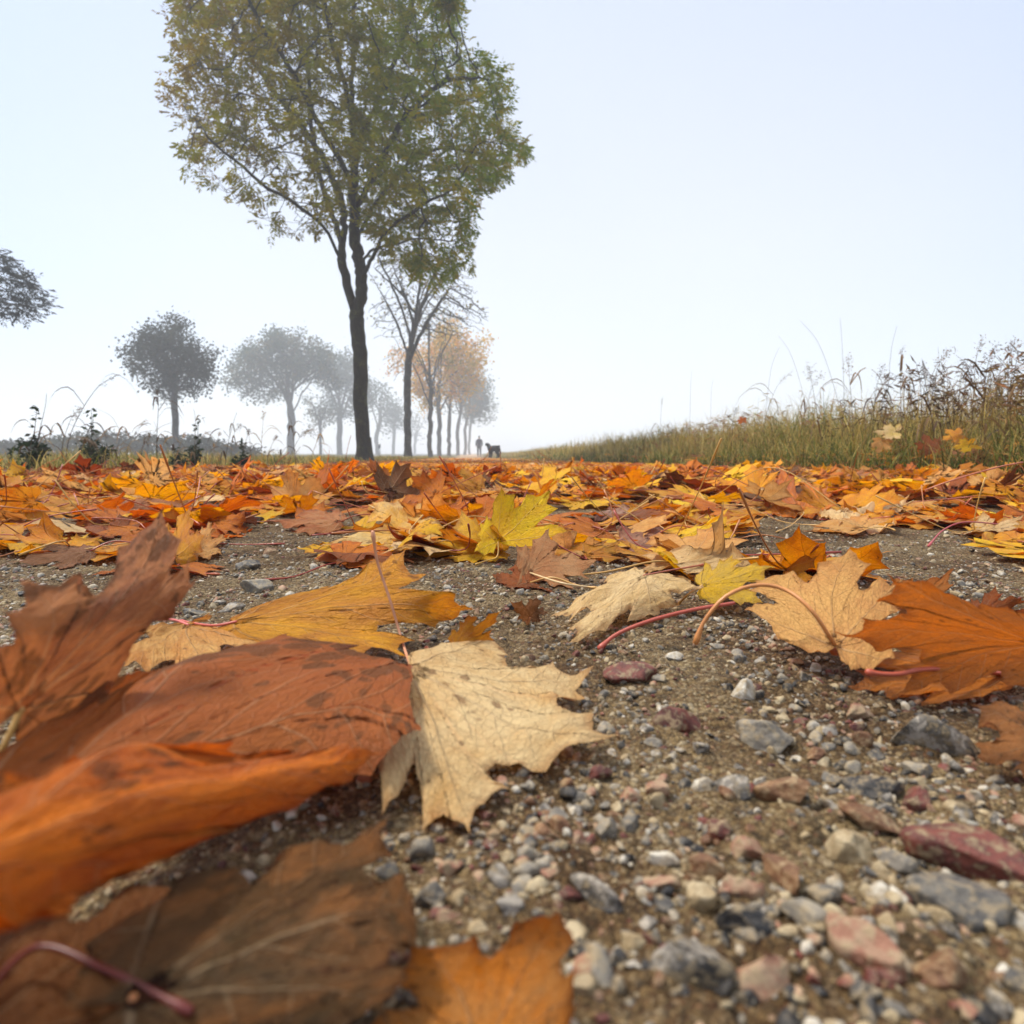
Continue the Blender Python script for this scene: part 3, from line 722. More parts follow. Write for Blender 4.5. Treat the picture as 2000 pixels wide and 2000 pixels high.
def bank_grass():
    rng = np.random.RandomState(61); acc = Acc()
    for y0, y1, n, wd, hm in ((1.9, 3.6, 6000, .0022, .92), (3.6, 7, 10000, .0027, 1), (7, 14, 11000, .005, .95), (14, 34, 9000, .011, .8), (34, 90, 6000, .03, .7)):
        y = rng.uniform(y0, y1, n); xp = 2.0 + rng.rand(n) ** 1.25 * (2.4 if y0 < 14 else 5) + .25 * vnoise(y * 1.3, y * 0)
        x = W(xp, y); cl = .22 + 1.55 * (vnoise(x * 1.7, y * 1.7) + .5)
        h = (.17 + .29 * rng.rand(n)) * cl * hm * (.5 + .5 * sst(2.0, 2.6, xp))
        V, F, T = blades(n, (x, y), h, rng, GREEN + GREEN + GREEN + STRAW if y0 < 7 else GREEN + MIXG, wd, 1.3); acc.add(V, F, tint=T)
        n2 = n // 3; y = rng.uniform(y0, y1, n2); xp = 2.15 + rng.rand(n2) * 2.2; x = W(xp, y)
        h = (.28 + .30 * rng.rand(n2)) * hm * (.6 + .7 * (vnoise(x * 1.7, y * 1.7 + 9) + .5))
        V, F, T = blades(n2, (x, y), h, rng, STRAW, wd * .8, .8); acc.add(V, F, tint=T)
    tag(acc.build('grass', M_GRASS), 'green and straw coloured grass on the right bank', 'grass', kind='stuff')
    # verge between path and road
    acc = Acc()
    for y0, y1, n, wd in ((2.2, 5, 7500, .0026), (5, 10, 10000, .0038), (10, 24, 12000, .007), (24, 80, 9000, .02)):
        y = rng.uniform(y0, y1, n); xp = -1.95 - rng.rand(n) ** .9 * 3.4 + .3 * vnoise(y * 1.1, y * 0 + 4); x = W(xp, y)
        cl = .35 + 1.1 * (vnoise(x * 1.8 + 5, y * 1.8) + .5)
        keep = rng.rand(n) < np.clip(cl, .1, 1); x = x[keep]; y = y[keep]; cl = cl[keep]; m = len(x)
        h = (.07 + .15 * rng.rand(m)) * cl * (1 - .35 * (y0 > 9))
        V, F, T = blades(m, (x, y), h, rng, MIXG, wd, .9); acc.add(V, F, tint=T)
    y = rng.uniform(11, 60, 9000); x = W(rng.uniform(-2.2, 2.2, 9000), y); h = .03 + .05 * rng.rand(9000)
    V, F, T = blades(9000, (x, y), h * (.3 + 1.2 * sst(.7, 1.6, np.abs(x - PX * y))), rng, [(.22, .19, .05), (.14, .15, .03), (.38, .26, .07), (.3, .22, .08)], .008 + y * .0002, .9); acc.add(V, F, tint=T)
    # beyond the road
    y = rng.uniform(8, 70, 9000); x = W(rng.uniform(-22, -11.6, 9000), y); h = .10 + .16 * rng.rand(9000)
    V, F, T = blades(9000, (x, y), h, rng, GREEN + STRAW[:2], .012 + y * .0003, .8); acc.add(V, F, tint=T)
    tag(acc.build('grass', M_GRASS), 'short patchy grass on the verge between path and road', 'grass', kind='stuff')
bank_grass()
def stalk(px, py_base, tipx, tipy, Y, label, seed, kind='panicle', thick=.0016, col=(.16, .10, .06), bow=.35, group=None):
    """one dry grass stalk with hanging blades and a seed head"""
    rng = np.random.RandomState(seed)
    b = at_y(px, py_base, Y); b[2] = gz(b[0], b[1]) - .01
    t_ = at_y(tipx, tipy, Y + rng.randn() * .08); thick = thick * 1.5
    v = t_ - b; hgt = np.linalg.norm(v)
    P = smooth_path([b, b + v * .35 + np.array([-v[0] * bow * .5, 0, hgt * .06]), b + v * .72 + np.array([-v[0] * bow * .45, .02, hgt * .10]), t_], 16)
    acc = Acc(); c = np.array(col)
    V, F = tube(P, np.linspace(thick, thick * .35, 16), 5); acc.add(V, F, tint=c)
    root = acc.build('grass_stalk', M_GRASS, None, origin=b); root.location = b
    tag(root, label, 'grass stalk', group)
    for k in range(3 if kind != 'bare' else 0):
        la = Acc(); i = rng.randint(3, 11); s0 = P[i]; an = rng.rand() * 6.28; ln = hgt * (.25 + .2 * rng.rand())
        d = np.array([math.cos(an), math.sin(an) * .5, 0])
        Q = smooth_path([s0, s0 + d * ln * .35 + [0, 0, ln * .35], s0 + d * ln * .75 + [0, 0, ln * .22], s0 + d * ln + [0, 0, -ln * .18]], 9)
        wv = np.array([-d[1], d[0], .3]); wv /= np.linalg.norm(wv); ww = (.005 * np.sin(np.linspace(.25, 1, 9) * math.pi * .98) + .0004)[:, None]
        V = np.concatenate([Q - wv * ww, Q + wv * ww]); i_ = np.arange(8)
        la.add(V, np.stack([i_, i_ + 1, i_ + 10, i_ + 9], 1), tint=c * 1.2)
        la.build('blade', M_GRASS, root, origin=b)
    if kind in ('panicle', 'plume'):
        sa = Acc(); m = 46 if kind == 'panicle' else 90
        q = rng.rand(m) ** .8; idx = (11 + q * 4.0); pos = np.array([P[int(i)] * (1 - i % 1) + P[min(15, int(i) + 1)] * (i % 1) for i in idx])
        pos = pos + rng.randn(m, 3) * hgt * (.010 if kind == 'panicle' else .022)
        V, F, T = leaf_quads(pos, .011, rng, .2, tcol(c * 1.4, m, rng), .35, np.tile(P[15] - P[12], (m, 1)) / hgt * 3 + rng.randn(m, 3) * .4); sa.add(V, F, tint=T)
        sa.build('seed_head', M_GRASS, root, smooth=False, origin=b)
    return root
BR = (.07, .04, .03)
GS = 'dry grass stalks on the left verge'
for a in [(118, 868, 222, 706, 3.4, 'long arching dry stalk with a drooping brown seed head, left verge', 1, 'panicle', .0017, BR, .5),
          (296, 862, 296, 735, 3.6, 'upright dark seed spike standing in front of the round tree', 2, 'panicle', .0014, BR, .1),
          (60, 868, 88, 742, 3.3, 'bent stalk with hanging blades at the left edge', 3, 'leaf', .0015, BR, .3),
          (215, 868, 128, 800, 3.6, 'low stalk bending leftward between the two dark weeds', 4, 'leaf', .0014, BR, .4),
          (190, 866, 300, 810, 3.5, 'low arching straw stalk right of the taller dark weed', 5, 'leaf', .0014, (.22, .14, .08), .4),
          (255, 866, 330, 795, 4.0, 'thin curved stalk crossing the foot of the round tree', 6, 'leaf', .0014, (.22, .14, .08), .4),
          (395, 864, 415, 815, 4.4, 'short straw stalk right of the smallest dark weed', 7, 'panicle', .0014, (.26, .17, .09), .3),
          (455, 864, 470, 810, 4.6, 'brown flowering stalk in the grass, left of the broad tree trunk', 8, 'plume', .0014, (.13, .10, .06), .2),
          (500, 866, 522, 822, 4.8, 'rusty stalk in the grass in front of the broad tree', 9, 'plume', .0014, (.20, .12, .05), .2),
          (240, 868, 180, 770, 3.7, 'thin pale stalk bending left beside the taller dark weed', 10, 'bare', .0011, (.25, .19, .12), .4)]:
    stalk(*a, group=GS)
_r = random.Random(12)
_near = [(66, 'the left edge weed'), (178, 'the tall dark weed'), (333, 'the round tree trunk'), (372, 'the slim dark weed'), (549, 'the broad tree trunk'), (605, 'the slim tree')]
for i in range(26):
    px = 52 + i * 21 + _r.uniform(-8, 8); nb = min(_near, key=lambda t: abs(t[0] - px)); top = _r.uniform(800, 842) if i % 3 else _r.uniform(770, 800); tp = px + _r.uniform(-45, 45)
    stalk(px, 868, tp, top, _r.uniform(3.0, 5.0), f"{'tall' if top < 800 else 'low' if top > 825 else 'middling'} {['brown', 'straw', 'dark', 'grey brown'][i % 4]} stalk bending {'left' if tp < px else 'right'} {'left of' if px < nb[0] else 'right of'} {nb[1]}", 60 + i,
          ['leaf', 'panicle', 'leaf', 'plume'][i % 4 if i % 5 else 0], .0012, [(.10, .06, .03), (.26, .17, .07), (.06, .04, .03), (.14, .10, .06)][i % 4], _r.uniform(.1, .5), GS)
GS2 = 'tall seed stalks on the right bank'
rr = random.Random(5)
descs = ['straw coloured', 'thin brown', 'pale dry', 'reddish brown', 'long wispy', 'leaning tan']
tall = [(1590, 790, 1585, 600, 3.9, 'bare'), (1540, 790, 1468, 632, 4.3, 'bare'), (1600, 790, 1510, 605, 4.0, 'bare'), (1665, 790, 1692, 615, 3.6, 'bare'), (1430, 800, 1495, 700, 5.0, 'panicle'),
        (1440, 800, 1470, 655, 5.2, 'bare'), (1560, 800, 1525, 690, 3.8, 'plume'), (1615, 800, 1600, 672, 3.7, 'plume'), (1640, 800, 1668, 690, 3.6, 'plume'), (1700, 800, 1703, 655, 3.2, 'panicle'),
        (1740, 800, 1790, 660, 3.1, 'plume'), (1770, 800, 1740, 690, 3.0, 'plume'), (1800, 800, 1770, 655, 2.9, 'bare'), (1830, 800, 1855, 635, 2.8, 'panicle'), (1850, 800, 1880, 650, 2.75, 'plume'), (1870, 800, 1820, 680, 2.7, 'plume'),
        (1895, 800, 1915, 640, 2.6, 'plume'), (1300, 810, 1305, 700, 6.4, 'bare'), (1245, 815, 1250, 750, 7.5, 'panicle'), (1340, 810, 1345, 715, 6.0, 'bare'), (1380, 810, 1390, 770, 5.6, 'plume'), (1500, 800, 1550, 705, 4.4, 'plume')]
for i, (a, b, c, d, Y, k) in enumerate(tall):
    pos = ('behind the yellow leaves' if a > 1750 else 'above the pale yellow leaf' if a > 1640 else 'in the tall clump' if a > 1490 else 'where the bank starts to rise' if a > 1350 else 'on the low far bank')
    st_ = 'leaning left' if c < a - 20 else 'leaning right' if c > a + 20 else 'upright'
    stalk(a, b, c, d, Y, f"{descs[i % 6]} {'seeded' if k != 'bare' else 'bare'} stalk {st_} {pos}", 100 + i, k, .0013 if k != 'bare' else .0010, [(.13, .07, .03), (.17, .10, .045), (.08, .045, .025)][i % 3], rr.uniform(.1, .5), GS2)
def bank_weeds():
    """wiry brown stalks of the tall clump, as many as nobody would count"""
    rng = np.random.RandomState(71); acc = Acc()
    for _ in range(640):
        y = rng.uniform(2.3, 3.9) if rng.rand() < .55 else rng.uniform(3.9, 9); xp = 2.25 + rng.rand() * 1.6; x = W(xp, y)
        hgt = (.28 + .30 * rng.rand()) * (1.0 if y < 4.6 else .8); b = np.array([x, y, float(gz(x, y)) - .02]); an = rng.rand() * 6.28; d = np.array([math.cos(an), math.sin(an), 0]) * hgt * rng.rand() * .5
        P = smooth_path([b, b + d * .3 + [0, 0, hgt * .5], b + d * .7 + [0, 0, hgt * .85], b + d * 1.2 + [0, 0, hgt]], 8)
        c = np.array([(.12, .06, .02), (.07, .04, .02), (.22, .12, .04)][rng.randint(3)] if y < 4.2 else [(.34, .22, .07), (.24, .13, .04), (.44, .31, .11)][rng.randint(3)])
        V, F = tube(P, np.linspace(.0020, .0009, 8), 3, False); acc.add(V, F, tint=c)
        m = rng.randint(5, 14); q = P[rng.randint(3, 8, m)] + rng.randn(m, 3) * .006
        V, F, T = leaf_quads(q, .06, rng, .35, tcol(c * 1.1, m, rng), .15); acc.add(V, F, tint=T)
    tag(acc.build('undergrowth', M_GRASS), 'wiry brown weeds and seed heads crowding the right bank', 'weeds', kind='stuff')
bank_weeds()
def weed(px, Y, top, label, seed, green=(.022, .034, .016)):
    rng = np.random.RandomState(seed); b = at_y(px, 872, Y); b[2] = gz(b[0], b[1]) - .01; t_ = at_y(px + rng.randn() * 4, top, Y); hgt = t_[2] - b[2]
    sa, la = Acc(), Acc(); P = smooth_path([b, b * .6 + t_ * .4 + [rng.randn() * .01, 0, 0], t_], 14)
    V, F = tube(P, np.linspace(.003, .0009, 14), 6); sa.add(V, F, tint=np.array((.07, .04, .03)))
    pts = []
    for k in range(9):
        i = int(1 + k * .7); s0 = P[i]; an = rng.rand() * 6.28; ln = hgt * (.34 - .028 * k)
        Q = smooth_path([s0, s0 + np.array([math.cos(an), math.sin(an), .6]) * ln * .5, s0 + np.array([math.cos(an), math.sin(an), 1.1]) * ln * .85], 6)
        V, F = tube(Q, np.linspace(.0016, .0006, 6), 4); sa.add(V, F, tint=np.array((.06, .045, .03)))
        pts += [Q[j] for j in range(1, 6) for _ in range(5)]
    pts += [P[j] for j in range(1, 14) for _ in range(9 - j // 2)]
    pts = np.array(pts) + rng.randn(len(pts), 3) * .008
    V, F, T = leaf_quads(pts, .034, rng, .0, tcol(green, len(pts), rng), .5); la.add(V, F, tint=T)
    root = empty('weed', b, label, 'weed', 'dark leafy weeds on the left verge')
    sa.build('stem', M_GRASS, root, origin=b); la.build('foliage', M_CROWN, root, smooth=False, origin=b)
weed(178, 3.5, 772, 'tall dark weed with beaded tip, left of the round tree', 81)
weed(66, 3.3, 768, 'dark weed at the left edge of the photo', 82)
weed(372, 4.2, 792, 'slim dark weed right of the round tree trunk', 83)
weed(335, 3.9, 845, 'short bushy weed at the foot of the round tree', 84)
weed(455, 4.4, 835, 'low dark weed below the broad tree crown', 85)
# ------------------------------------------------------------------ delineator post
def post():
    b = at_y(717, 868, 38); b[2] = gz(b[0], b[1]) - .02
    root = empty('delineator_post', b, 'white roadside delineator post with a slanted black band, behind the ash trunk', 'post')
    def prism(z0, z1, sl0, sl1, grow, name, mat):
        o = [(-.06, -.045), (.06, -.045), (.035, .05), (-.035, .05)]
        V = [(x * grow, y * grow, z0 + sl0 * x) for x, y in o] + [(x * grow, y * grow, z1 + sl1 * x) for x, y in o]
        F = np.array([(0, 1, 5, 4), (1, 2, 6, 5), (2, 3, 7, 6), (3, 0, 4, 7), (4, 5, 6, 7), (3, 2, 1, 0)])
        return mesh_obj(name, np.array(V), F, mat, root, smooth=False)
    Mw = simple('post_plastic', (.78, .78, .76), .5, .4, 20); Mb = simple('post_band', (.02, .02, .022), .5, .4, 20); Mr = simple('reflector', (.5, .5, .52), .2, .8, 20)
    prism(0, 1.0, 0, .9, 1, 'post_body', Mw); prism(.62, .86, .9, .9, 1.04, 'band', Mb)
    V = np.array([(-.022, -.0485, .67), (.022, -.0485, .67), (.022, -.0485, .80), (-.022, -.0485, .80), (-.022, -.0525, .67), (.022, -.0525, .67), (.022, -.0525, .80), (-.022, -.0525, .80)])
    mesh_obj('reflector', V, np.array([(4, 5, 6, 7), (0, 4, 7, 3), (1, 2, 6, 5), (3, 7, 6, 2), (0, 1, 5, 4)]), Mr, root, smooth=False)
post()
# ------------------------------------------------------------------ walker and dog
def skin(name, pts, edges, rad, mat, parent, root_i=0, sub=2):
    me = bpy.data.meshes.new(name); me.from_pydata(pts, edges, []); o = bpy.data.objects.new(name, me); COL.objects.link(o)
    mo = o.modifiers.new('skin', 'SKIN'); mo.use_smooth_shade = True; mo.branch_smoothing = .6
    sv = me.skin_vertices[0].data
    for i, r_ in enumerate(rad):
        sv[i].radius = (r_, r_) if not isinstance(r_, tuple) else r_
        sv[i].use_root = (i == root_i)
    o.modifiers.new('sub', 'SUBSURF').levels = sub; o.modifiers['sub'].render_levels = sub
    me.materials.append(mat)
    dg = bpy.context.evaluated_depsgraph_get(); ev = o.evaluated_get(dg); nm = bpy.data.meshes.new_from_object(ev)
    o.modifiers.clear(); o.data = nm
    for p in nm.polygons: p.use_smooth = True
    if parent is not None: o.parent = parent
    return o
def walker():
    b = at_y(936 / S, 862, 49); b[2] = gz(b[0], b[1])
    Ms = simple('skin_tone', (.45, .28, .2), .6); Mj = simple('navy_coat', (.02, .024, .05), .8, .2, 8); Mt = simple('dark_trousers', (.03, .032, .045), .8, .2, 8); Mh = simple('dark_cap', (.02, .02, .025), .8); Mo = simple('boots', (.02, .016, .014), .5)
    root = empty('person', b, 'person in a dark navy coat walking away along the foggy path', 'person')
    # joints: y is the walking direction, seen from behind
    pel = (0, 0, .95); J = dict(sp=(0, .02, 1.15), ch=(0, .02, 1.36), nk=(0, .03, 1.50), hd=(0, .05, 1.60), ht=(0, .05, 1.72),
        hl=(-.09, 0, .90), kl=(-.10, .16, .50), al=(-.10, .10, .09), tl=(-.10, .24, .04), hr=(.09, 0, .90), kr=(.10, -.04, .49), ar=(.10, -.28, .15), tr=(.10, -.20, .04),
        sl=(-.18, .02, 1.40), el=(-.24, -.08, 1.14), wl=(-.24, -.04, .90), gl=(-.235, -.01, .82), sr=(.18, .02, 1.40), er=(.24, .04, 1.14), wr=(.23, .16, .93), gr=(.225, .20, .86))
    names = list(J); P = [pel] + [J[n] for n in names]; ix = {n: i + 1 for i, n in enumerate(names)}; ix['pel'] = 0
    E = [('pel', 'sp'), ('sp', 'ch'), ('ch', 'nk'), ('nk', 'hd'), ('hd', 'ht'), ('pel', 'hl'), ('hl', 'kl'), ('kl', 'al'), ('al', 'tl'), ('pel', 'hr'), ('hr', 'kr'), ('kr', 'ar'), ('ar', 'tr'),
         ('ch', 'sl'), ('sl', 'el'), ('el', 'wl'), ('wl', 'gl'), ('ch', 'sr'), ('sr', 'er'), ('er', 'wr'), ('wr', 'gr')]
    rad = dict(pel=(.15, .11), sp=(.13, .10), ch=(.16, .11), nk=.055, hd=(.080, .095), ht=(.055, .07), hl=.085, kl=.055, al=.035, tl=.03, hr=.085, kr=.055, ar=.035, tr=.03, sl=.05, el=.038, wl=.026, gl=.026, sr=.05, er=.038, wr=.026, gr=.026)
    body = skin('body', P, [(ix[a], ix[c]) for a, c in E], [rad[n] for n in ['pel'] + names], Ms, root)
    # fingers
    fa = Acc()
    for g in ('gl', 'gr'):
        c = np.array(J[g])
        for k in range(5):
            o_ = np.array([0, (k - 1.6) * .017, 0]); ln = (.05, .075, .08, .075, .06)[k]
            if k == 0: Q = [c + [0, .03, .03], c + [0, .05, 0], c + [0, .055, -.03]]
            else: Q = [c + o_, c + o_ + [0, .004, -ln * .6], c + o_ + [0, .018, -ln]]
            V, F = tube(smooth_path(Q, 5), [.010, .0095, .009, .0085, .007], 6); fa.add(V, F)
    fa.build('fingers', Ms, body)
    P2 = [(0, 0, .72), (0, 0, .95), (0, .02, 1.15), (0, .02, 1.36), (0, .03, 1.50), J['sl'], J['el'], J['wl'], J['sr'], J['er'], J['wr']]
    skin('coat', P2, [(0, 1), (1, 2), (2, 3), (3, 4), (3, 5), (5, 6), (6, 7), (3, 8), (8, 9), (9, 10)], [(.215, .17), (.195, .15), (.175, .14), (.20, .145), (.085, .085), .085, .068, .05, .085, .068, .05], Mj, body, 1)
    P3 = [(0, 0, .93), J['hl'], J['kl'], (J['al'][0], J['al'][1], .12), J['hr'], J['kr'], (J['ar'][0], J['ar'][1] + .01, .18)]
    skin('trousers', P3, [(0, 1), (1, 2), (2, 3), (0, 4), (4, 5), (5, 6)], [(.16, .12), .105, .078, .062, .105, .078, .062], Mt, body)
    skin('cap', [(0, .05, 1.60), (0, .045, 1.66), (0, .045, 1.73)], [(0, 1), (1, 2)], [(.094, .108), (.09, .105), (.055, .065)], Mh, body)
    for s_, a_, t2 in (('al', J['al'], J['tl']), ('ar', J['ar'], J['tr'])):
        skin('boot', [(a_[0], a_[1] - .02, a_[2] + .03), (a_[0], a_[1] - .03, a_[2] - .035), t2], [(0, 1), (1, 2)], [.05, .047, .04], Mo, body)
    root.rotation_euler = (0, 0, R(4)); root.scale = (.98,) * 3
walker()
def dog():
    Y = 24.0; b = at_y(965 / S, 866, Y); b[2] = gz(b[0], b[1]) + .01
    Mk = simple('black_coat', (.006, .006, .007), .6, .2, 14)
    root = empty('dog', b, 'black labrador like dog standing on the path, looking left', 'dog')
    # x forward along the body, seen foreshortened from behind its shoulder
    P = [(-.26, 0, .50), (-.10, 0, .49), (.10, 0, .48), (.26, 0, .49), (.33, 0, .56), (.39, 0, .66), (.43, 0, .71), (.52, 0, .69), (.59, 0, .675),
         (-.27, .08, .42), (-.20, .09, .30), (-.33, .09, .19), (-.29, .09, .05), (-.25, .09, .02), (-.27, -.08, .42), (-.16, -.09, .30), (-.27, -.09, .19), (-.24, -.09, .05), (-.20, -.09, .02),
         (.24, .08, .38), (.20, .085, .24), (.24, .085, .10), (.26, .085, .02), (.24, -.08, .38), (.22, -.085, .24), (.27, -.085, .10), (.30, -.085, .02),
         (-.33, 0, .50), (-.40, 0, .40), (-.44, 0, .28), (-.46, 0, .20)]
    E = [(0, 1), (1, 2), (2, 3), (3, 4), (4, 5), (5, 6), (6, 7), (7, 8), (0, 9), (9, 10), (10, 11), (11, 12), (12, 13), (0, 14), (14, 15), (15, 16), (16, 17), (17, 18),
         (3, 19), (19, 20), (20, 21), (21, 22), (3, 23), (23, 24), (24, 25), (25, 26), (0, 27), (27, 28), (28, 29), (29, 30)]
    rad = [(.14, .15), (.165, .19), (.17, .205), (.16, .195), (.125, .14), .105, (.105, .10), .070, .052, .10, .072, .042, .034, .040, .10, .072, .042, .034, .040,
           .08, .055, .040, .044, .08, .055, .040, .044, .05, .036, .028, .016]
    body = skin('body', P, E, rad, Mk, root, 1)
    for s_ in (-1, 1):
        V, F = tube(smooth_path([(.46, s_ * .062, .765), (.47, s_ * .095, .72), (.485, s_ * .098, .655)], 6), [.018, .028, .034, .034, .026, .010], 8)
        V[:, 1] = (V[:, 1] - s_ * .09) * .35 + s_ * .088
        a = Acc(); a.add(V, F); a.build('ear', Mk, body)
    root.rotation_euler = (0, 0, R(180 - 40)); root.scale = (.78,) * 3
dog()
# ------------------------------------------------------------------ maple leaves
HALF = [(0, 1.0), (.045, .87), (.10, .795), (.235, .775), (.195, .64), (.168, .50), (.175, .395), (.27, .43), (.34, .50), (.395, .655), (.47, .585), (.55, .57), (.74, .66),
        (.655, .50), (.61, .41), (.735, .325), (.58, .26), (.46, .185), (.37, .115), (.47, .095), (.58, .07), (.72, -.09), (.52, -.10), (.41, -.21), (.29, -.16), (.16, -.155), (.06, -.075)]
KEY = dict(J=(0, 0), T=(0, 1), R1=(.74, .66), L1=(-.74, .66), R2=(.72, -.09), L2=(-.72, -.09), SR=(.175, .395), SL=(-.175, .395), M=(0, .5), TR=(.235, .775), TL=(-.235, .775), BR=(.41, -.21), BL=(-.41, -.21), HR=(.46, .4), HL=(-.46, .4), RR=(.735, .325), LL=(-.735, .325))
def template(rng, sub, rings, jit=.02, rough=.006, shallow=.22):
    half = np.array(HALF); hr = np.hypot(half[:, 0], half[:, 1]); ha = np.arctan2(half[:, 0], half[:, 1])
    hull = np.interp(ha, [0, R(48), R(97), R(150), R(180)], [1.0, .99, .72, .25, .05]) * .93
    fac = np.where(hr < hull, (hr * (1 - shallow) + hull * shallow) / hr, 1.0); half = half * fac[:, None]; r_ = half + rng.randn(*half.shape) * jit * np.array([1, 1]); l_ = half + rng.randn(*half.shape) * jit
    r_[0] = l_[0] = (rng.randn() * .02, 1 + rng.randn() * .04); l_ = l_ * [-1, 1]; l_[0, 0] = r_[0, 0]
    loop = np.vstack([r_, [[0.012, -.01]], l_[:0:-1]]) if True else None
    n = len(loop); O = []
    for i in range(n):
        a, b = loop[i], loop[(i + 1) % n]; d = b - a; nrm = np.array([-d[1], d[0]])
        m = (a + b) / 2; sg = -1 if nrm @ m > 0 else 1
        for k in range(sub):
            t = k / sub; p = a + d * t + nrm * sg * (-.0 + .30 * t * (1 - t)) * (.5 if sub > 1 else 0)
            if k: p = p + rng.randn(2) * rough
            O.append(p)
    O = np.array(O); m = len(O); ss = (np.arange(1, rings + 1) / rings) ** .8
    V = np.vstack([[[0, 0]]] + [O * s for s in ss]); edge = np.concatenate([[0]] + [np.full(m, s) for s in ss])
    j = np.arange(m); j2 = (j + 1) % m
    F3 = np.stack([np.zeros(m, int), 1 + j2, 1 + j], 1)
    F4 = np.concatenate([np.stack([1 + r * m + j, 1 + r * m + j2, 1 + (r + 1) * m + j2, 1 + (r + 1) * m + j], 1) for r in range(rings - 1)]) if rings > 1 else np.zeros((0, 4), int)
    return V, [F3, F4[:, ::-1]] if len(F4) else [F3], edge
def bend(P, an, k, off=0.0):
    c, s = math.cos(an), math.sin(an); u = P[:, 0] * c + P[:, 1] * s; v = -P[:, 0] * s + P[:, 1] * c; z = P[:, 2]
    a = np.maximum(np.abs(u) - off, 0) * np.sign(u); base = u - a
    k = k if abs(k) > 1e-4 else 1e-4
    ang = a * k * np.sign(a) ** 0; r_ = 1 / k
    nu = base + np.sin(a * k) * (r_ - z * 1.0) ; nz = z * 1.0 + (1 - np.cos(a * k)) * (r_ - z)
    return np.stack([nu * c - v * s, nu * s + v * c, nz], 1)
def deform(V2, rng, curl=.5):
    x, y = V2[:, 0], V2[:, 1]; r = np.hypot(x, y); th = np.abs(np.arctan2(x, y))
    da = np.minimum(np.minimum(th, np.abs(th - R(48))), np.abs(th - R(99))); d = r * np.sin(da)
    o = rng.rand(4) * 50
    z = -.20 * d * (.4 + rng.rand()) + .16 * vnoise(x * 2.2 + o[0], y * 2.2 + o[1]) * (.3 + r) + .06 * vnoise(x * 6 + o[2], y * 6 + o[3]) * r
    P = np.stack([x, y, z], 1)
    P = bend(P, rng.rand() * 3.14, rng.uniform(-.2, 1.0) * curl * 1.3)
    P = bend(P, rng.rand() * 3.14, rng.uniform(-.8, 1.2) * curl, .2)
    P = bend(P, rng.rand() * 3.14, rng.uniform(-1.2, 2.6) * curl, .45)
    return P
def rotm(rx, ry, rz):
    return np.array(Matrix.Rotation(rz, 3, 'Z') @ Matrix.Rotation(ry, 3, 'Y') @ Matrix.Rotation(rx, 3, 'X'))
PAL = dict(
    yellow=((.97, .58, .003), (.94, .44, .004)), gold=((.84, .38, .006), (.72, .22, .006)), orange=((.74, .21, .006), (.52, .10, .005)), ochre=((.74, .38, .035), (.64, .21, .012)),
    rust=((.34, .065, .010), (.19, .032, .008)), brown=((.15, .042, .011), (.06, .018, .007)), tan=((.78, .44, .14), (.66, .28, .06)), cream=((.88, .66, .34), (.78, .48, .18)),
    pinkish=((.52, .20, .075), (.34, .10, .04)), purple=((.26, .10, .075), (.16, .06, .045)), black=((.016, .014, .016), (.03, .026, .026)))
STEMC = [(.46, .10, .035), (.60, .33, .08), (.50, .18, .05), (.36, .055, .03)]
CNAME = dict(yellow='bright yellow', gold='golden', orange='orange', ochre='ochre', rust='rust red', brown='dark brown', tan='tan', cream='cream', pinkish='pinkish brown', purple='purplish brown', black='blackish')
def leaf_obj(V3, F, edge, uv, color, seed, spots, label, group=None, stem=None, stemc=None, c2=None, thick=True, stem_r=None):
    o0 = V3[0].copy(); n = len(V3)
    a, b = PAL[color] if isinstance(color, str) else color
    rng = np.random.RandomState(seed)
    j = (.85 + .3 * rng.rand()); a = np.clip(np.array(a) * j, 0, .96); b = np.clip(np.array(c2 or b) * j, 0, .96)
    t1 = np.tile(np.append(a, rng.rand()), (n, 1)); t2 = np.tile(np.append(b, spots), (n, 1))
    o = mesh_obj('maple_leaf', V3 - o0, F, M_LEAF, None, True, dict(tint=t1, tint2=t2, edge=edge), uv)
    o.location = o0; tag(o, label, 'leaf', group)
    if stem is not None:
        m = len(stem); r0 = (stem_r or .0010) * .8
        rad = np.full(m, r0); rad[-3:] = r0 * np.array([1.15, 1.7, 1.5])
        A = Acc(); V, Fs = tube(stem, rad, 7); A.add(V, Fs, tint=np.array(stemc or STEMC[rng.randint(4)]))
        A.build('stem', M_STEM, o, origin=o0)
    return o
def tps(ctrl, dst, pts):
    n = len(ctrl); ctrl = np.asarray(ctrl, float); dst = np.asarray(dst, float)
    U = lambda d2: d2 * np.log(d2 + 1e-9) * .5
    d2 = ((ctrl[:, None] - ctrl[None]) ** 2).sum(-1); K = U(d2) + np.eye(n) * .004
    Pm = np.hstack([np.ones((n, 1)), ctrl]); A = np.zeros((n + 3, n + 3)); A[:n, :n] = K; A[:n, n:] = Pm; A[n:, :n] = Pm.T
    sol = np.linalg.solve(A, np.vstack([dst, np.zeros((3, 3))]))
    d2 = ((pts[:, None] - ctrl[None]) ** 2).sum(-1)
    return U(d2) @ sol[:n] + np.hstack([np.ones((len(pts), 1)), pts]) @ sol[n:]
KH = H / .13
HEROES = []
def pt(px, py, v):
    return at_y(px, py, -v) if v < 0 else at_h(px, py, v * KH)
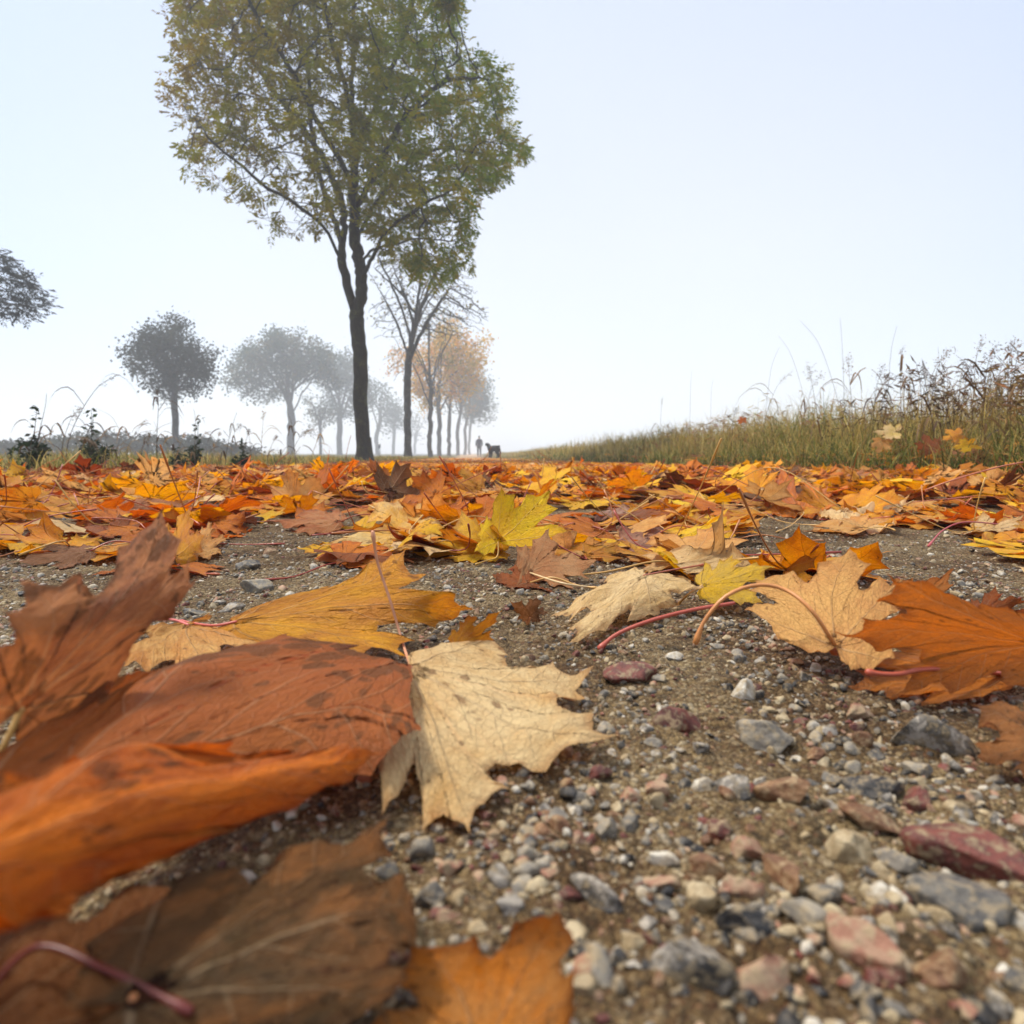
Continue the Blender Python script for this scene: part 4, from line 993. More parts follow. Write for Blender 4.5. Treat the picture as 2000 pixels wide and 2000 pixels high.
def hero(color, label, ctl, seed, stem=None, spots=.2, wave=1.0, c2=None, stemc=None, stem_r=None, shallow=.25):
    rng = np.random.RandomState(seed); V2, F, edge = template(rng, 5, 26, .014, .004, shallow)
    ks = list(ctl); src = [KEY[k] for k in ks]; dst = [pt(*ctl[k]) for k in ks]
    P = tps(src, dst, V2); size = np.linalg.norm(np.ptp(np.array(dst), axis=0)) * .6
    x, y = V2[:, 0], V2[:, 1]; r = np.hypot(x, y); th = np.abs(np.arctan2(x, y))
    da = np.minimum(np.minimum(th, np.abs(th - R(48))), np.abs(th - R(99))); d = r * np.sin(da); o = rng.rand(6) * 50
    dz = (-.10 * d + .085 * vnoise(x * 3 + o[0], y * 3 + o[1]) * (.2 + r) + .045 * vnoise(x * 7 + o[2], y * 7 + o[3]) * r + .016 * vnoise(x * 17 + o[4], y * 17 + o[5]) + .05 * vnoise(x * 11 + o[1], y * 11 + o[3]) * sst(.82, 1.0, edge)) * size * wave
    P[:, 2] += dz
    P[:, 2] = np.maximum(P[:, 2], gz(P[:, 0], P[:, 1]) + .002)
    J = P[0]
    if stem: st = smooth_path([J] + [pt(*q) for q in stem], 22)
    else:
        back = P[0] - tps(src, dst, np.array([[0, .35]]))[0]; ln = size * .9; back = back / np.linalg.norm(back)
        sd = np.cross(back, [0, 0, 1]) * rng.randn() * .35
        q = [J, J + back * ln * .35 + [0, 0, ln * .10] , J + back * ln * .7 + sd * ln * .5 + [0, 0, .02 * ln], J + back * ln + sd * ln]
        for k in (2, 3): q[k][2] = max(float(gz(q[k][0], q[k][1])) + .003, min(q[k][2], .02))
        st = smooth_path(q, 18)
    HEROES.append((J.copy(), label, P.min(0), P.max(0)))
    return leaf_obj(P, F, edge, V2, color, seed, spots, label, 'fallen maple leaves', st, stemc, c2, stem_r=stem_r)
# nearest leaves, one by one; heights above the ground in metres, negative = distance from the lens
hero('cream', 'pale cream maple leaf lying flat in the centre, pointing right', dict(J=(775, 1258, .024), T=(1172, 1387, .010), L1=(1118, 1262, .014), L2=(935, 1214, .022), R1=(892, 1556, .007), R2=(714, 1524, .010), SR=(905, 1412, .010), SL=(1003, 1328, .013), TR=(1030, 1440, .007), TL=(1105, 1340, .012), RR=(797, 1548, .006)), 1,
     [(762, 1220, -.33), (735, 1130, -.345), (712, 1060, -.35), (703, 1003, -.35)], .10, .7, stemc=(.66, .30, .16))
hero('rust', 'large rust leaf with dark spots left of the cream leaf', dict(J=(-60, 1600, .048), T=(800, 1378, .026), L1=(560, 1193, .038), L2=(150, 1330, .050), R1=(600, 1465, .014), R2=(100, 1640, .030), HL=(360, 1250, .044), TL=(745, 1238, .033), HR=(380, 1520, .020)), 2,
     [(-120, 1640, .06), (-260, 1740, .05)], .8, .85, c2=(.42, .10, .014), shallow=.8)
hero(((.86, .21, .003), (.50, .085, .004)), 'glowing burnt orange leaf in front of the spotted rust leaf', dict(J=(-120, 1640, .074), T=(735, 1418, .028), L1=(425, 1398, .048), L2=(20, 1475, .066), R1=(440, 1535, .036), R2=(20, 1735, .062), HL=(270, 1388, .056), HR=(230, 1620, .048), TL=(600, 1415, .036)), 3, [(-160, 1680, .06), (-260, 1760, .05)], .42, 1.15, shallow=.75)
hero('pinkish', 'blurred pinkish rust leaf standing up at the left edge', dict(J=(40, 1335, -.155), T=(308, 962, -.235), R1=(378, 1075, -.215), R2=(215, 1290, -.185), L1=(40, 1100, -.165), L2=(-80, 1240, -.12), SR=(285, 1105, -.20)), 4, [(0, 1420, -.15), (-60, 1500, -.15)], .75, .9, c2=(.26, .07, .035))
hero('gold', 'golden orange leaf standing behind the cream leaf, veins facing camera', dict(J=(445, 1172, .015), T=(885, 1160, .022), L1=(765, 1034, .062), L2=(600, 1105, .034), R1=(790, 1238, .012), R2=(560, 1225, .010), TL=(850, 1110, .045), SL=(700, 1120, .035)), 5, [(400, 1180, .012), (340, 1172, .010)], .25, .7, c2=(.60, .21, .02), stemc=(.6, .12, .08))
hero(((1.0, .64, .0), (.98, .52, .0)), 'bright yellow leaf standing upright in the middle distance', dict(J=(940, 1022, -.64), T=(948, 913, -.66), R1=(1038, 920, -.66), R2=(1074, 1003, -.63), L1=(905, 985, -.66), L2=(895, 1040, -.62)), 6, None, .08, .6, stemc=(.6, .34, .06))
hero('yellow', 'speckled yellow leaf lying against the upright yellow one', dict(J=(948, 1038, .008), T=(768, 1042, .008), R1=(868, 957, .055), R2=(930, 985, .05), L1=(850, 1056, .004), L2=(930, 1060, .004)), 7, [(985, 1015, .02), (1030, 1000, .02)], .3, .8, c2=(.66, .36, .02))
hero('ochre', 'ochre leaf with a pale torn side left of the yellow pair', dict(J=(812, 1005, .018), T=(610, 1032, .010), R1=(700, 948, .05), R2=(800, 940, .05), L1=(700, 1042, .004), L2=(790, 1040, .004)), 8, None, .2, 1, c2=(.74, .54, .22))
hero('pinkish', 'pinkish tan leaf leaning right of the speckled yellow leaf', dict(J=(1000, 1080, .010), T=(1035, 994, .050), R1=(1128, 1062, .022), R2=(1085, 1112, .004), L1=(972, 1025, .034), L2=(975, 1110, .003)), 9, [(1060, 1100, .015), (1125, 1110, .006)], .2, .9, c2=(.66, .38, .18), stemc=(.7, .5, .25))
hero('cream', 'pale leaf with lobes draped toward the camera, right of centre', dict(J=(1215, 1085, .032), T=(1070, 1222, .008), R1=(1043, 1152, .014), R2=(1150, 1082, .028), L1=(1235, 1160, .010), L2=(1330, 1115, .022)), 10, [(1270, 1075, .02), (1330, 1065, .015)], .14, .9, c2=(.74, .50, .20))
hero('yellow', 'small clear yellow leaf over the draped pale leaf', dict(J=(1325, 1105, .022), T=(1462, 1064, .030), L1=(1385, 1042, .036), L2=(1330, 1060, .028), R1=(1440, 1138, .012), R2=(1350, 1140, .014)), 11, [(1300, 1120, .02), (1280, 1140, .008)], .04, .6, c2=(.78, .50, .05))
hero('cream', 'wrinkled cream leaf with one lobe twisted straight up', dict(J=(1275, 1065, .018), T=(1362, 940, -.575), SR=(1362, 1040, -.58), SL=(1335, 1040, -.58), R1=(1430, 1062, .022), L1=(1205, 1045, .012), R2=(1360, 1090, .010), L2=(1200, 1085, .010), TR=(1365, 990, -.57), TL=(1347, 990, -.57)), 12, None, .2, 1)
hero('tan', 'large tan leaf at right with a long arched stem', dict(J=(1575, 1218, .022), T=(1612, 1032, .070), L1=(1425, 1088, .045), L2=(1405, 1150, .028), R1=(1705, 1090, .055), R2=(1690, 1235, .022), SL=(1530, 1110, .045)), 13,
     [(1530, 1150, .042), (1480, 1112, .050), (1425, 1104, .052), (1370, 1125, .046), (1330, 1170, .032), (1312, 1214, .018)], .10, .6, c2=(.72, .36, .12), stemc=(.66, .27, .08), stem_r=.0013)
hero('pinkish', 'pinkish tan leaf with torn points behind the large tan leaf', dict(J=(1700, 1150, .010), T=(1800, 1073, .045), L1=(1690, 1090, .040), L2=(1640, 1130, .020), R1=(1830, 1140, .012), R2=(1745, 1170, .008)), 14, None, .15, 1, c2=(.62, .34, .15))
hero('orange', 'curled burnt orange leaf filling the right edge', dict(J=(1960, 1215, .030), T=(1578, 1200, .032), R1=(1664, 1086, .072), R2=(1900, 1135, .055), L1=(1700, 1295, .012), L2=(1930, 1300, .010), SR=(1760, 1160, .050)), 15, [(2010, 1200, .04), (2080, 1180, .05)], .08, .8, c2=(.52, .17, .03))
hero('orange', 'glossy dark orange leaf beneath the curled orange one', dict(J=(1900, 1272, .012), T=(1490, 1200, .022), L1=(1600, 1300, .006), R1=(1640, 1190, .020), L2=(1745, 1335, .002), R2=(1890, 1200, .02)), 16, [(1760, 1262, .02), (1690, 1272, .02), (1635, 1268, .02)], .05, .7, c2=(.42, .12, .02), stemc=(.5, .1, .05), stem_r=.0013)
hero(((.24, .075, .016), (.05, .018, .010)), 'dark brown blotched leaf along the bottom left', dict(J=(250, 1890, .032), T=(792, 1722, .020), L1=(735, 1532, .026), L2=(340, 1640, .034), R1=(730, 1930, .022), R2=(260, 2080, .022), SL=(640, 1660, .027), SR=(690, 1800, .025)), 17, [(180, 1950, .02), (60, 2050, .02)], 1.1, 1.3, c2=(.022, .012, .010))  # brown darkened to carry the dim corner in its colour; blotches are its own
hero('brown', 'shaded brown leaf in the bottom left corner', dict(J=(-90, 1960, .036), T=(400, 1650, .014), L1=(60, 1610, .022), L2=(-160, 1740, .03), R1=(380, 1900, .014), R2=(80, 2080, .02)), 18, [(60, 1790, .036), (200, 1830, .034), (360, 1910, .030)], .4, 1, c2=(.16, .04, .012), stemc=(.13, .014, .006), stem_r=.0007)  # the dimness of the corner is put into this leaf's brown too
hero('orange', 'orange tan leaf with a raised point at bottom centre', dict(J=(900, 2010, .010), T=(1064, 1708, .026), L1=(770, 1775, .016), L2=(680, 1930, .010), R1=(1085, 1900, .010), R2=(1060, 2060, .010), SR=(1040, 1840, .014), SL=(930, 1830, .012)), 19, None, .3, .8, c2=(.66, .28, .07))
hero('tan', 'tan leaf tucked under the spotted rust leaf, left', dict(J=(355, 1180, .012), T=(215, 1262, .016), L1=(400, 1295, .012), R1=(255, 1172, .024), L2=(500, 1215, .010), R2=(400, 1160, .012)), 20, [(330, 1170, .012), (298, 1168, .008)], .12, .8, stemc=(.7, .16, .13))
hero('gold', 'small golden leaf fragment right of the standing golden leaf', dict(J=(860, 1215, .012), T=(952, 1150, .034), L1=(885, 1160, .030), L2=(850, 1185, .02), R1=(935, 1205, .014), R2=(890, 1235, .008)), 21, None, .2, 1)
hero('gold', 'yellow orange leaf curling up behind the blurred left leaf', dict(J=(330, 1052, .008), T=(357, 950, .060), R1=(388, 1005, .035), L1=(285, 985, .045), R2=(375, 1056, .004), L2=(270, 1045, .006)), 22, None, .1, .9, c2=(.72, .24, .02))
hero('tan', 'olive tan leaf lying beside the curled yellow orange leaf', dict(J=(360, 1040, .006), T=(438, 1010, .012), R1=(420, 1045, .003), L1=(400, 985, .030), R2=(360, 1060, .003), L2=(360, 1000, .02)), 23, None, .25, 1)
hero('yellow', 'yellow leaf with brown rim lying on wet purple leaves', dict(J=(1335, 962, .016), T=(1238, 940, .032), R1=(1300, 920, .044), L1=(1272, 981, .004), R2=(1350, 935, .035), L2=(1330, 984, .003)), 24, None, .2, .8, c2=(.72, .34, .03))
hero('cream', 'cream leaf with pointed lobes in front of the right litter', dict(J=(1592, 965, .02), T=(1692, 1007, .004), L1=(1735, 925, .032), R1=(1582, 1002, .004), L2=(1660, 935, .034), R2=(1540, 978, .004)), 25, None, .08, 1)
hero('orange', 'orange leaf on edge behind the curled yellow leaf, right of centre', dict(J=(1505, 968, .008), T=(1470, 885, .085), R1=(1562, 905, .07), L1=(1432, 925, .05), R2=(1580, 950, .03), L2=(1440, 968, .008)), 26, None, .15, 1)
hero('rust', 'flat rust red leaf on the gravel left of the ochre leaf', dict(J=(640, 985, .018), T=(508, 985, .012), R1=(565, 955, .034), L1=(555, 1010, .003), R2=(640, 958, .030), L2=(615, 1008, .004)), 27, None, .2, 1, c2=(.50, .20, .07))
hero('gold', 'flat yellow orange leaf lying far left of the ochre leaf', dict(J=(570, 930, .02), T=(445, 955, .008), R1=(500, 920, .034), L1=(510, 967, .004), R2=(560, 915, .03), L2=(560, 960, .006)), 28, None, .1, 1, c2=(.78, .46, .02))
hero('purple', 'wet purplish leaf spread flat behind the pale draped leaf', dict(J=(1195, 965, .012), T=(1105, 975, .006), R1=(1150, 940, .02), L1=(1150, 990, .003), R2=(1240, 940, .018), L2=(1250, 985, .003)), 29, None, .5, 1, c2=(.42, .25, .20))
hero('purple', 'wet brown purple leaf below the yellow leaf with brown rim', dict(J=(1225, 1015, .012), T=(1130, 1030, .004), R1=(1165, 995, .018), L1=(1205, 1045, .003), R2=(1250, 990, .015), L2=(1275, 1030, .004)), 30, None, .4, 1, c2=(.5, .25, .16))
hero('black', 'blackened rotten leaf on the gravel right of the twisted lobe', dict(J=(1385, 1018, .008), T=(1305, 1010, .006), R1=(1350, 995, .012), L1=(1340, 1035, .002), R2=(1420, 1000, .010), L2=(1442, 1030, .002)), 31, None, .2, 1.2)
hero('brown', 'brown leaf cut by the right edge above the red stone', dict(J=(1990, 1400, .012), T=(1835, 1440, .006), R1=(1822, 1325, .020), R2=(1950, 1310, .02), L1=(1930, 1470, .004), L2=(2050, 1480, .004)), 32, None, .2, 1, c2=(.45, .17, .05))
hero('ochre', 'ochre leaf at the right edge with a long red stem', dict(J=(1885, 988, .02), T=(1960, 1025, .008), L1=(1960, 985, .02), R1=(1850, 1022, .004), L2=(1900, 970, .02), R2=(1815, 998, .01)), 33, [(1820, 985, .03), (1780, 1000, .022), (1752, 1030, .010)], .1, 1, stemc=(.45, .06, .06), stem_r=.0012)
hero('brown', 'small crumpled brown leaf in the middle of the gravel', dict(J=(1000, 1165, .006), T=(1015, 1118, .024), R1=(1035, 1150, .012), L1=(962, 1135, .022), R2=(1020, 1172, .004), L2=(975, 1170, .005)), 34, None, .3, 1.6, c2=(.45, .22, .12))
hero('rust', 'rust leaf lying under the pinkish leaf right of centre', dict(J=(1000, 1105, .004), T=(925, 1078, .012), R1=(975, 1050, .02), L1=(950, 1115, .003), R2=(1060, 1070, .012), L2=(1050, 1120, .003)), 35, None, .3, 1.2)
# a lone red stem that lost its blade
def lone_stem():
    P = smooth_path([pt(*q) for q in [(1130, 1224, .004), (1165, 1196, .012), (1230, 1170, .020), (1310, 1150, .024), (1385, 1138, .024)]], 24)
    A = Acc(); rd = np.full(24, .0012); rd[:3] = [.0016, .0018, .0015]; V, F = tube(P, rd, 8); A.add(V, F, tint=np.array((.48, .09, .05)))
    o = A.build('leaf_stem', M_STEM, None, origin=P[0]); o.location = P[0]; tag(o, 'loose red leaf stem bridging the gravel below the draped pale leaf', 'leaf stem')
    P = smooth_path([at_y(1745, 925, 1.02), at_y(1800, 905, 1.0), at_y(1880, 882, .98), at_y(1930, 872, .97)], 16)
    A = Acc(); V, F = tube(P, np.full(16, .0012), 7); A.add(V, F, tint=np.array((.5, .16, .09)))
    o = A.build('leaf_stem', M_STEM, None, origin=P[0]); o.location = P[0]; tag(o, 'thin reddish stem slanting up across the litter at the right', 'leaf stem')
lone_stem()
hero('rust', 'flat rust leaf on the gravel behind the blurred left leaf', dict(J=(240, 985, .012), T=(60, 1000, .008), R1=(140, 972, .03), L1=(130, 1018, .003), R2=(215, 965, .02), L2=(235, 1003, .003)), 51, None, .3, 1)
hero('brown', 'narrow brown leaf at the left edge on bare gravel', dict(J=(170, 1040, .012), T=(20, 1062, .006), R1=(80, 1028, .022), L1=(110, 1075, .003), R2=(160, 1026, .015), L2=(165, 1062, .003)), 52, None, .3, 1, c2=(.3, .12, .06))
hero('pinkish', 'pinkish brown leaf lying at the far left below the rust litter', dict(J=(60, 960, .012), T=(-60, 985, .008), R1=(-20, 945, .03), L1=(20, 1000, .003), R2=(40, 940, .02), L2=(70, 985, .003)), 53, None, .3, 1)
hero('orange', 'orange leaf with raised tips left of the flat rust red leaf', dict(J=(395, 990, .012), T=(470, 960, .04), R1=(480, 1000, .004), L1=(400, 950, .04), R2=(425, 1010, .003), L2=(370, 965, .02)), 54, None, .2, 1)
hero('gold', 'golden leaf under the arched stem of the large tan leaf', dict(J=(1480, 1075, .010), T=(1545, 1050, .03), R1=(1540, 1100, .006), L1=(1490, 1040, .03), R2=(1500, 1100, .003), L2=(1450, 1055, .012)), 55, None, .1, 1)
hero('rust', 'dark rust leaf lying behind the tan leaf at the right edge', dict(J=(1850, 1160, .010), T=(1940, 1120, .03), R1=(1950, 1160, .012), L1=(1880, 1105, .03), R2=(1880, 1190, .004), L2=(1830, 1130, .015)), 56, None, .2, 1)
# leaves caught in the grass of the bank
hero('cream', 'pale yellow leaf caught in the bank grass on the right', dict(J=(1690, 815, -3.15), T=(1645, 815, -3.10), R1=(1665, 800, -3.20), L1=(1668, 830, -3.07), R2=(1700, 798, -3.20), L2=(1700, 828, -3.07)), 41, None, .05, .5, c2=(.8, .6, .15))
hero('tan', 'tan yellow leaf hanging just below the pale bank leaf', dict(J=(1665, 830, -3.10), T=(1655, 858, -3.05), R1=(1640, 845, -3.05), L1=(1680, 850, -3.05), R2=(1645, 826, -3.10), L2=(1688, 832, -3.10)), 42, None, .05, .5)
hero('gold', 'golden leaf in the bank grass near the right edge', dict(J=(1810, 820, -2.63), T=(1775, 830, -2.58), R1=(1780, 808, -2.68), L1=(1800, 840, -2.58), R2=(1812, 806, -2.68), L2=(1830, 835, -2.63)), 43, None, .05, .5)
hero('yellow', 'greenish yellow leaf below the golden bank leaf', dict(J=(1830, 838, -2.53), T=(1795, 845, -2.48), R1=(1808, 828, -2.53), L1=(1815, 855, -2.48), R2=(1840, 825, -2.53), L2=(1855, 848, -2.53)), 44, None, .05, .5)
hero('rust', 'dark rust leaf between the pale and golden bank leaves', dict(J=(1760, 850, -2.78), T=(1740, 815, -2.83), R1=(1775, 825, -2.83), L1=(1725, 835, -2.78), R2=(1785, 850, -2.78), L2=(1735, 860, -2.78)), 45, None, .3, .8)
hero('orange', 'orange leaf perched on the far bank grass tops', dict(J=(1402, 795, -4.9), T=(1395, 785, -4.9), R1=(1407, 786, -4.9), L1=(1390, 793, -4.9), R2=(1410, 797, -4.9), L2=(1392, 800, -4.9)), 46, None, .1, .5)

# ---- scattered litter: the largest in view stand alone, the rest is one mass
NAMES_W = [('yellow', .13), ('gold', .23), ('orange', .21), ('ochre', .14), ('rust', .11), ('brown', .06), ('tan', .06), ('cream', .035), ('pinkish', .025)]
nm = [a for a, _ in NAMES_W]; pw = np.array([b * (1.45 if a_ in ('yellow', 'cream', 'tan') else 1) for a_, b in NAMES_W]); pw /= pw.sum()
BARE = [[(300, 1200), (380, 1020), (430, 985), (620, 995), (640, 1050), (560, 1130), (420, 1200)], [(1390, 1060), (1400, 1010), (1480, 990), (1640, 1012), (1760, 1005), (1932, 1040), (1990, 1160), (1800, 1080), (1600, 1070)],
        [(770, 1060), (900, 1065), (960, 1110), (960, 1180), (880, 1120)]]
def scatter():
    rng = np.random.RandomState(91); L_ = []
    def put(n, y0, y1, xlo, xhi, dfn):
        y = np.sqrt(rng.uniform(y0 ** 2, y1 ** 2, n)) if y1 < 4 else rng.uniform(y0, y1, n); xp = rng.uniform(xlo, xhi, n); x = W(xp, y)
        px, py = proj(x, y, 0 * x); k = dfn(x, y, xp, px, py) > rng.rand(n)
        for i in np.where(k)[0]: L_.append((x[i], y[i], rng.rand()))
    def d_near(x, y, xp, px, py):
        d = sst(.60, .92, y) * .95 + .0; d = np.maximum(d, .85 * sst(.5, .56, y) * (px < 290)); d = np.maximum(d, .6 * sst(.52, .62, y))
        for b in BARE: d = np.where(inpoly(px, py, b), 0.0, d)
        d = np.where((np.abs(px - 966) > 1150), 0, d)
        return d
    put(560, .5, 1.6, -1.5, 1.6, d_near)
    put(150, .52, .95, -.85, .85, lambda x, y, xp, px, py: np.where(inpoly(px, py, BARE[0]) | inpoly(px, py, BARE[1]) | inpoly(px, py, BARE[2]), 0.0, .62 * sst(.52, .62, y)))
    put(720, 1.6, 2.8, -2.3, 2.3, lambda x, y, xp, px, py: .95 * (np.abs(px - 966) < 1150) * (1 - .8 * (xp < -1.9)))
    put(2600, 2.8, 6.0, -2.6, 2.5, lambda x, y, xp, px, py: .95 - .75 * sst(-1.9, -2.4, xp))
    put(3200, 6.0, 12.0, -2.8, 2.5, lambda x, y, xp, px, py: .9 - .7 * sst(-1.8, -2.6, xp) - .25 * sst(9, 12, y))
    put(2600, 12, 30, -2.6, 2.4, lambda x, y, xp, px, py: .55 - .35 * sst(13, 26, y))
    put(480, 2.0, 7, 2.05, 2.7, lambda x, y, xp, px, py: .8)
    put(420, 3.0, 11, -4.2, -2.2, lambda x, y, xp, px, py: .35)
    # nearest first
    L_.sort(key=lambda q: math.hypot(q[0], q[1]))
    NIND = 242; used = {}; seen_l = set()
    stuff = Acc(); k_ind = 0
    tm = [template(np.random.RandomState(200 + i), 1, 3, .03) for i in range(8)]; tl = [template(np.random.RandomState(220 + i), 1, 1, .03) for i in range(6)]
    for i, (x, y, q) in enumerate(L_):
        px, py = proj(x, y, .03); inframe = -20 < px < 1952
        cname = nm[rng.choice(len(nm), p=pw)]
        if x - PX * y < -1.2 and rng.rand() < .35: cname = 'rust' if rng.rand() < .6 else 'brown'
        if y < 1.0 and cname == 'brown': cname = 'gold'
        s = rng.uniform(.052, .088) * (1 + .28 * float(sst(.8, 1.3, y))); lowf = (1 - .80 * float(sst(1.6, 5.0, y))) * .85; curl = rng.uniform(.3, 1.0); tilt = abs(rng.randn()) * R(17); flip = rng.rand() < .4
        if rng.rand() < .08 and y > .95: tilt = R(rng.uniform(35, 65))
        if rng.rand() < .2: curl *= 2.0
        tilt *= lowf; curl *= lowf; bro = rng.rand() < .18
        an = rng.rand() * 6.28; ind = inframe and k_ind < NIND
        if ind: V2, F, edge = template(rng, 3, 9, .025, .005)
        elif y < 5: V2, F, edge = tm[rng.randint(8)]
        else: V2, F, edge = tl[rng.randint(6)]
        P = deform(V2, rng, curl)
        if bro and ind:
            n0 = rng.randn(2); n0 /= np.linalg.norm(n0); hh = V2 @ n0; kk = hh > .42; P[kk] -= np.c_[np.outer((hh[kk] - .42) * (.75 + .2 * rng.rand(kk.sum())), n0), np.zeros(kk.sum())]
        if flip: P = P * [1, 1, -1]
        Mx = rotm(tilt * math.cos(an), tilt * math.sin(an), rng.rand() * 6.28)
        P = (P @ Mx.T) * s
        lift = rng.rand() * .022 * float(sst(.9, 1.6, y)) * lowf + (.10 * rng.rand() ** 2 if x - PX * y > 2.15 else 0)
        P = P - [0, 0, np.percentile(P[:, 2], 12)]; P = P + [x, y, float(gz(x, y)) + .004 + lift]
        zz = gz(P[:, 0], P[:, 1]) + .0015; P[:, 2] = np.maximum(P[:, 2], zz + (np.arange(len(P)) % 7) * .0002)
        if y < .9 and P[:, 1].min() < .45: continue
        if ind:
            k_ind += 1
            J = P[0]; hb = min(HEROES[:40], key=lambda h: np.hypot(*(h[0][:2] - J[:2]) / np.array([1, 1.5])) ); dx, dy = J[0] - hb[0][0], J[1] - hb[0][1]
            pose = 'standing on edge' if tilt > R(38) else 'curled' if curl > .8 else 'tilted' if tilt > R(18) else 'flat'
            side = 'right of' if dx > abs(dy) else 'left of' if -dx > abs(dy) else 'behind' if dy > 0 else 'before'
            dist = math.hypot(dx, dy)
            pxj, pyj = proj(*J)
            if y < 1.25:
                hl = hb[1].split(' leaf')[0] + ' leaf'; wds = hl.split()
                loc = f"{side} the {' '.join(wds)}"
            else:
                xs = [(170, 'the tall dark weed'), (333, 'the round tree'), (440, 'the gap beside the round tree'), (549, 'the broad tree'), (620, 'the misty clump'), (688, 'the big ash trunk'), (770, 'the bare tree trunk'), (850, 'the orange maples'), (905, 'the walker'), (950, 'the black dog'), (1050, 'the low start of the bank'), (1200, 'the far bank grass'), (1400, 'the mid bank grass'), (1585, 'the tall bank clump'), (1690, 'the pale bank leaf'), (1820, 'the golden bank leaf'), (20, 'the left edge weed')]
                nmx = min(xs, key=lambda t: abs(t[0] - pxj))[1]; band = 'in the front litter' if y < 1.6 else 'in the middle litter' if y < 2.1 else 'in the back litter'
                loc = f"{band} below {nmx}"
            size_w = 'small' if s < .070 else 'big' if s > .098 else ''
            lab = ' '.join(f"{size_w} {pose} {CNAME[cname]} leaf {loc}{' underside up' if flip else ''}".split())
            base = lab; t_ = 0
            extra = ['with long stem', 'with wavy rim', 'overlapping its neighbours', 'half hidden']
            if lab in used:
                mid = 'further left' if pxj < used[lab] else 'further right'
                lab2 = lab + ', the ' + ('left' if pxj < used[lab] else 'right') + ' one'
                lab3 = base + (', nearer' if 0 else ', tucked deeper in the litter')
                lab = lab2 if lab2 not in used else lab3 if lab3 not in used else base + ', half covered'
            used[lab] = pxj
            lab = ' '.join(lab.split()[:16]); k_ = 0
            short = ' '.join(base.replace(' underside up', '').replace('standing on edge', 'upright').split()[:12])
            while lab in seen_l:
                lab = short + [', the left one', ', the right one', ', the nearer one', ', the farther one', ', the middle one'][(k_ + (0 if pxj < used.get(base, pxj) else 1)) % 5] + (' again' if k_ > 4 else ''); k_ += 1
            seen_l.add(lab)
            back = (Mx @ np.array([0, -1, 0.2])); st = None
            ln = s * rng.uniform(.6, 1.0); sd = rng.randn(3) * .3
            qs = [J, J + back * ln * .4, J + (back + sd) * ln * .8, J + (back + sd * 1.5) * ln * 1.1]
            for z_ in range(1, 4): qs[z_][2] = max(qs[z_][2], float(gz(qs[z_][0], qs[z_][1])) + .003)
            st = smooth_path(qs, 10)
            leaf_obj(P, F, edge, V2, cname, 1000 + i, .5 * rng.rand() ** 2, lab, 'fallen maple leaves', st, stem_r=.0009)
        else:
            a, b = PAL[cname]; j = .8 + .4 * rng.rand(); sd_ = rng.rand()
            stuff.add(P, F, tint=np.append(np.array(a) * j, sd_), tint2=np.append(np.array(b) * j, .25 * rng.rand()), edge=np.array([.5]), uv=V2)
            if y < 4 and rng.rand() < .6:
                J = P[0]; back = Mx @ np.array([0, -1, .3]); qs = [J, J + back * s * .5 + [0, 0, .006], J + back * s]
                V, Fs = tube(smooth_path(qs, 4), .0010, 3, False)
                stuff.add(V, Fs, tint=np.array(STEMC[rng.randint(4)] + (.5,)), tint2=np.array(STEMC[rng.randint(4)] + (0.,)), edge=np.array([.3]), uv=np.zeros((len(V), 2)) + .3)
    # scalar attribute has to be one value per vertex
    stuff.a['edge'] = [np.ravel(q) for q in stuff.a['edge']]
    o = stuff.build('leaf_litter', M_LEAF)
    tag(o, 'carpet of yellow, orange and brown maple leaves covering the path', 'leaves', kind='stuff')
    print('leaves', len(L_), 'individual', k_ind, 'labels', len(used))
scatter()
# ------------------------------------------------------------------ stones
import bmesh
def ico(level):
    bm = bmesh.new(); bmesh.ops.create_icosphere(bm, subdivisions=level, radius=1); V = np.array([v.co[:] for v in bm.verts]); F = np.array([[v.index for v in f.verts] for f in bm.faces]); bm.free(); return V, F
ICO = {l: ico(l) for l in (1, 2, 3, 4)}
def stone_shape(level, rng, ang=1.0):
    V, F = ICO[level]; V = V.copy()
    # cut by random planes: broken, angular gravel
    for _ in range(rng.randint(9, 16)):
        n = rng.randn(3); n /= np.linalg.norm(n); d = rng.uniform(.46, .84); h = V @ n; k = h > d
        V[k] -= np.outer((h[k] - d) * .985 * ang, n)
    o = rng.rand(4) * 60
    V *= (1 + .16 * vnoise(V[:, 0] * 1.7 + o[0], V[:, 1] * 1.7 + V[:, 2] + o[1]) + .10 * vnoise(V[:, 0] * 4 + o[2], V[:, 2] * 4 + V[:, 1] * 3 + o[3]) + .05 * vnoise(V[:, 0] * 11 + o[1], V[:, 2] * 11 + V[:, 1] * 9 + o[3]))[:, None]
    return V * [1, rng.uniform(.6, .95), rng.uniform(.45, .8)], F
SCOL = dict(white=((.60, .56, .47), (.40, .34, .25)), cream=((.48, .39, .24), (.32, .24, .13)), grey=((.20, .18, .15), (.32, .28, .21)), dark=((.028, .027, .027), (.075, .068, .06)), red=((.19, .055, .038), (.10, .035, .028)),
            pink=((.33, .155, .095), (.40, .27, .17)), speckled=((.38, .34, .28), (.045, .042, .04)), brown=((.16, .075, .035), (.26, .14, .065)), slate=((.085, .080, .074), (.17, .155, .13)))
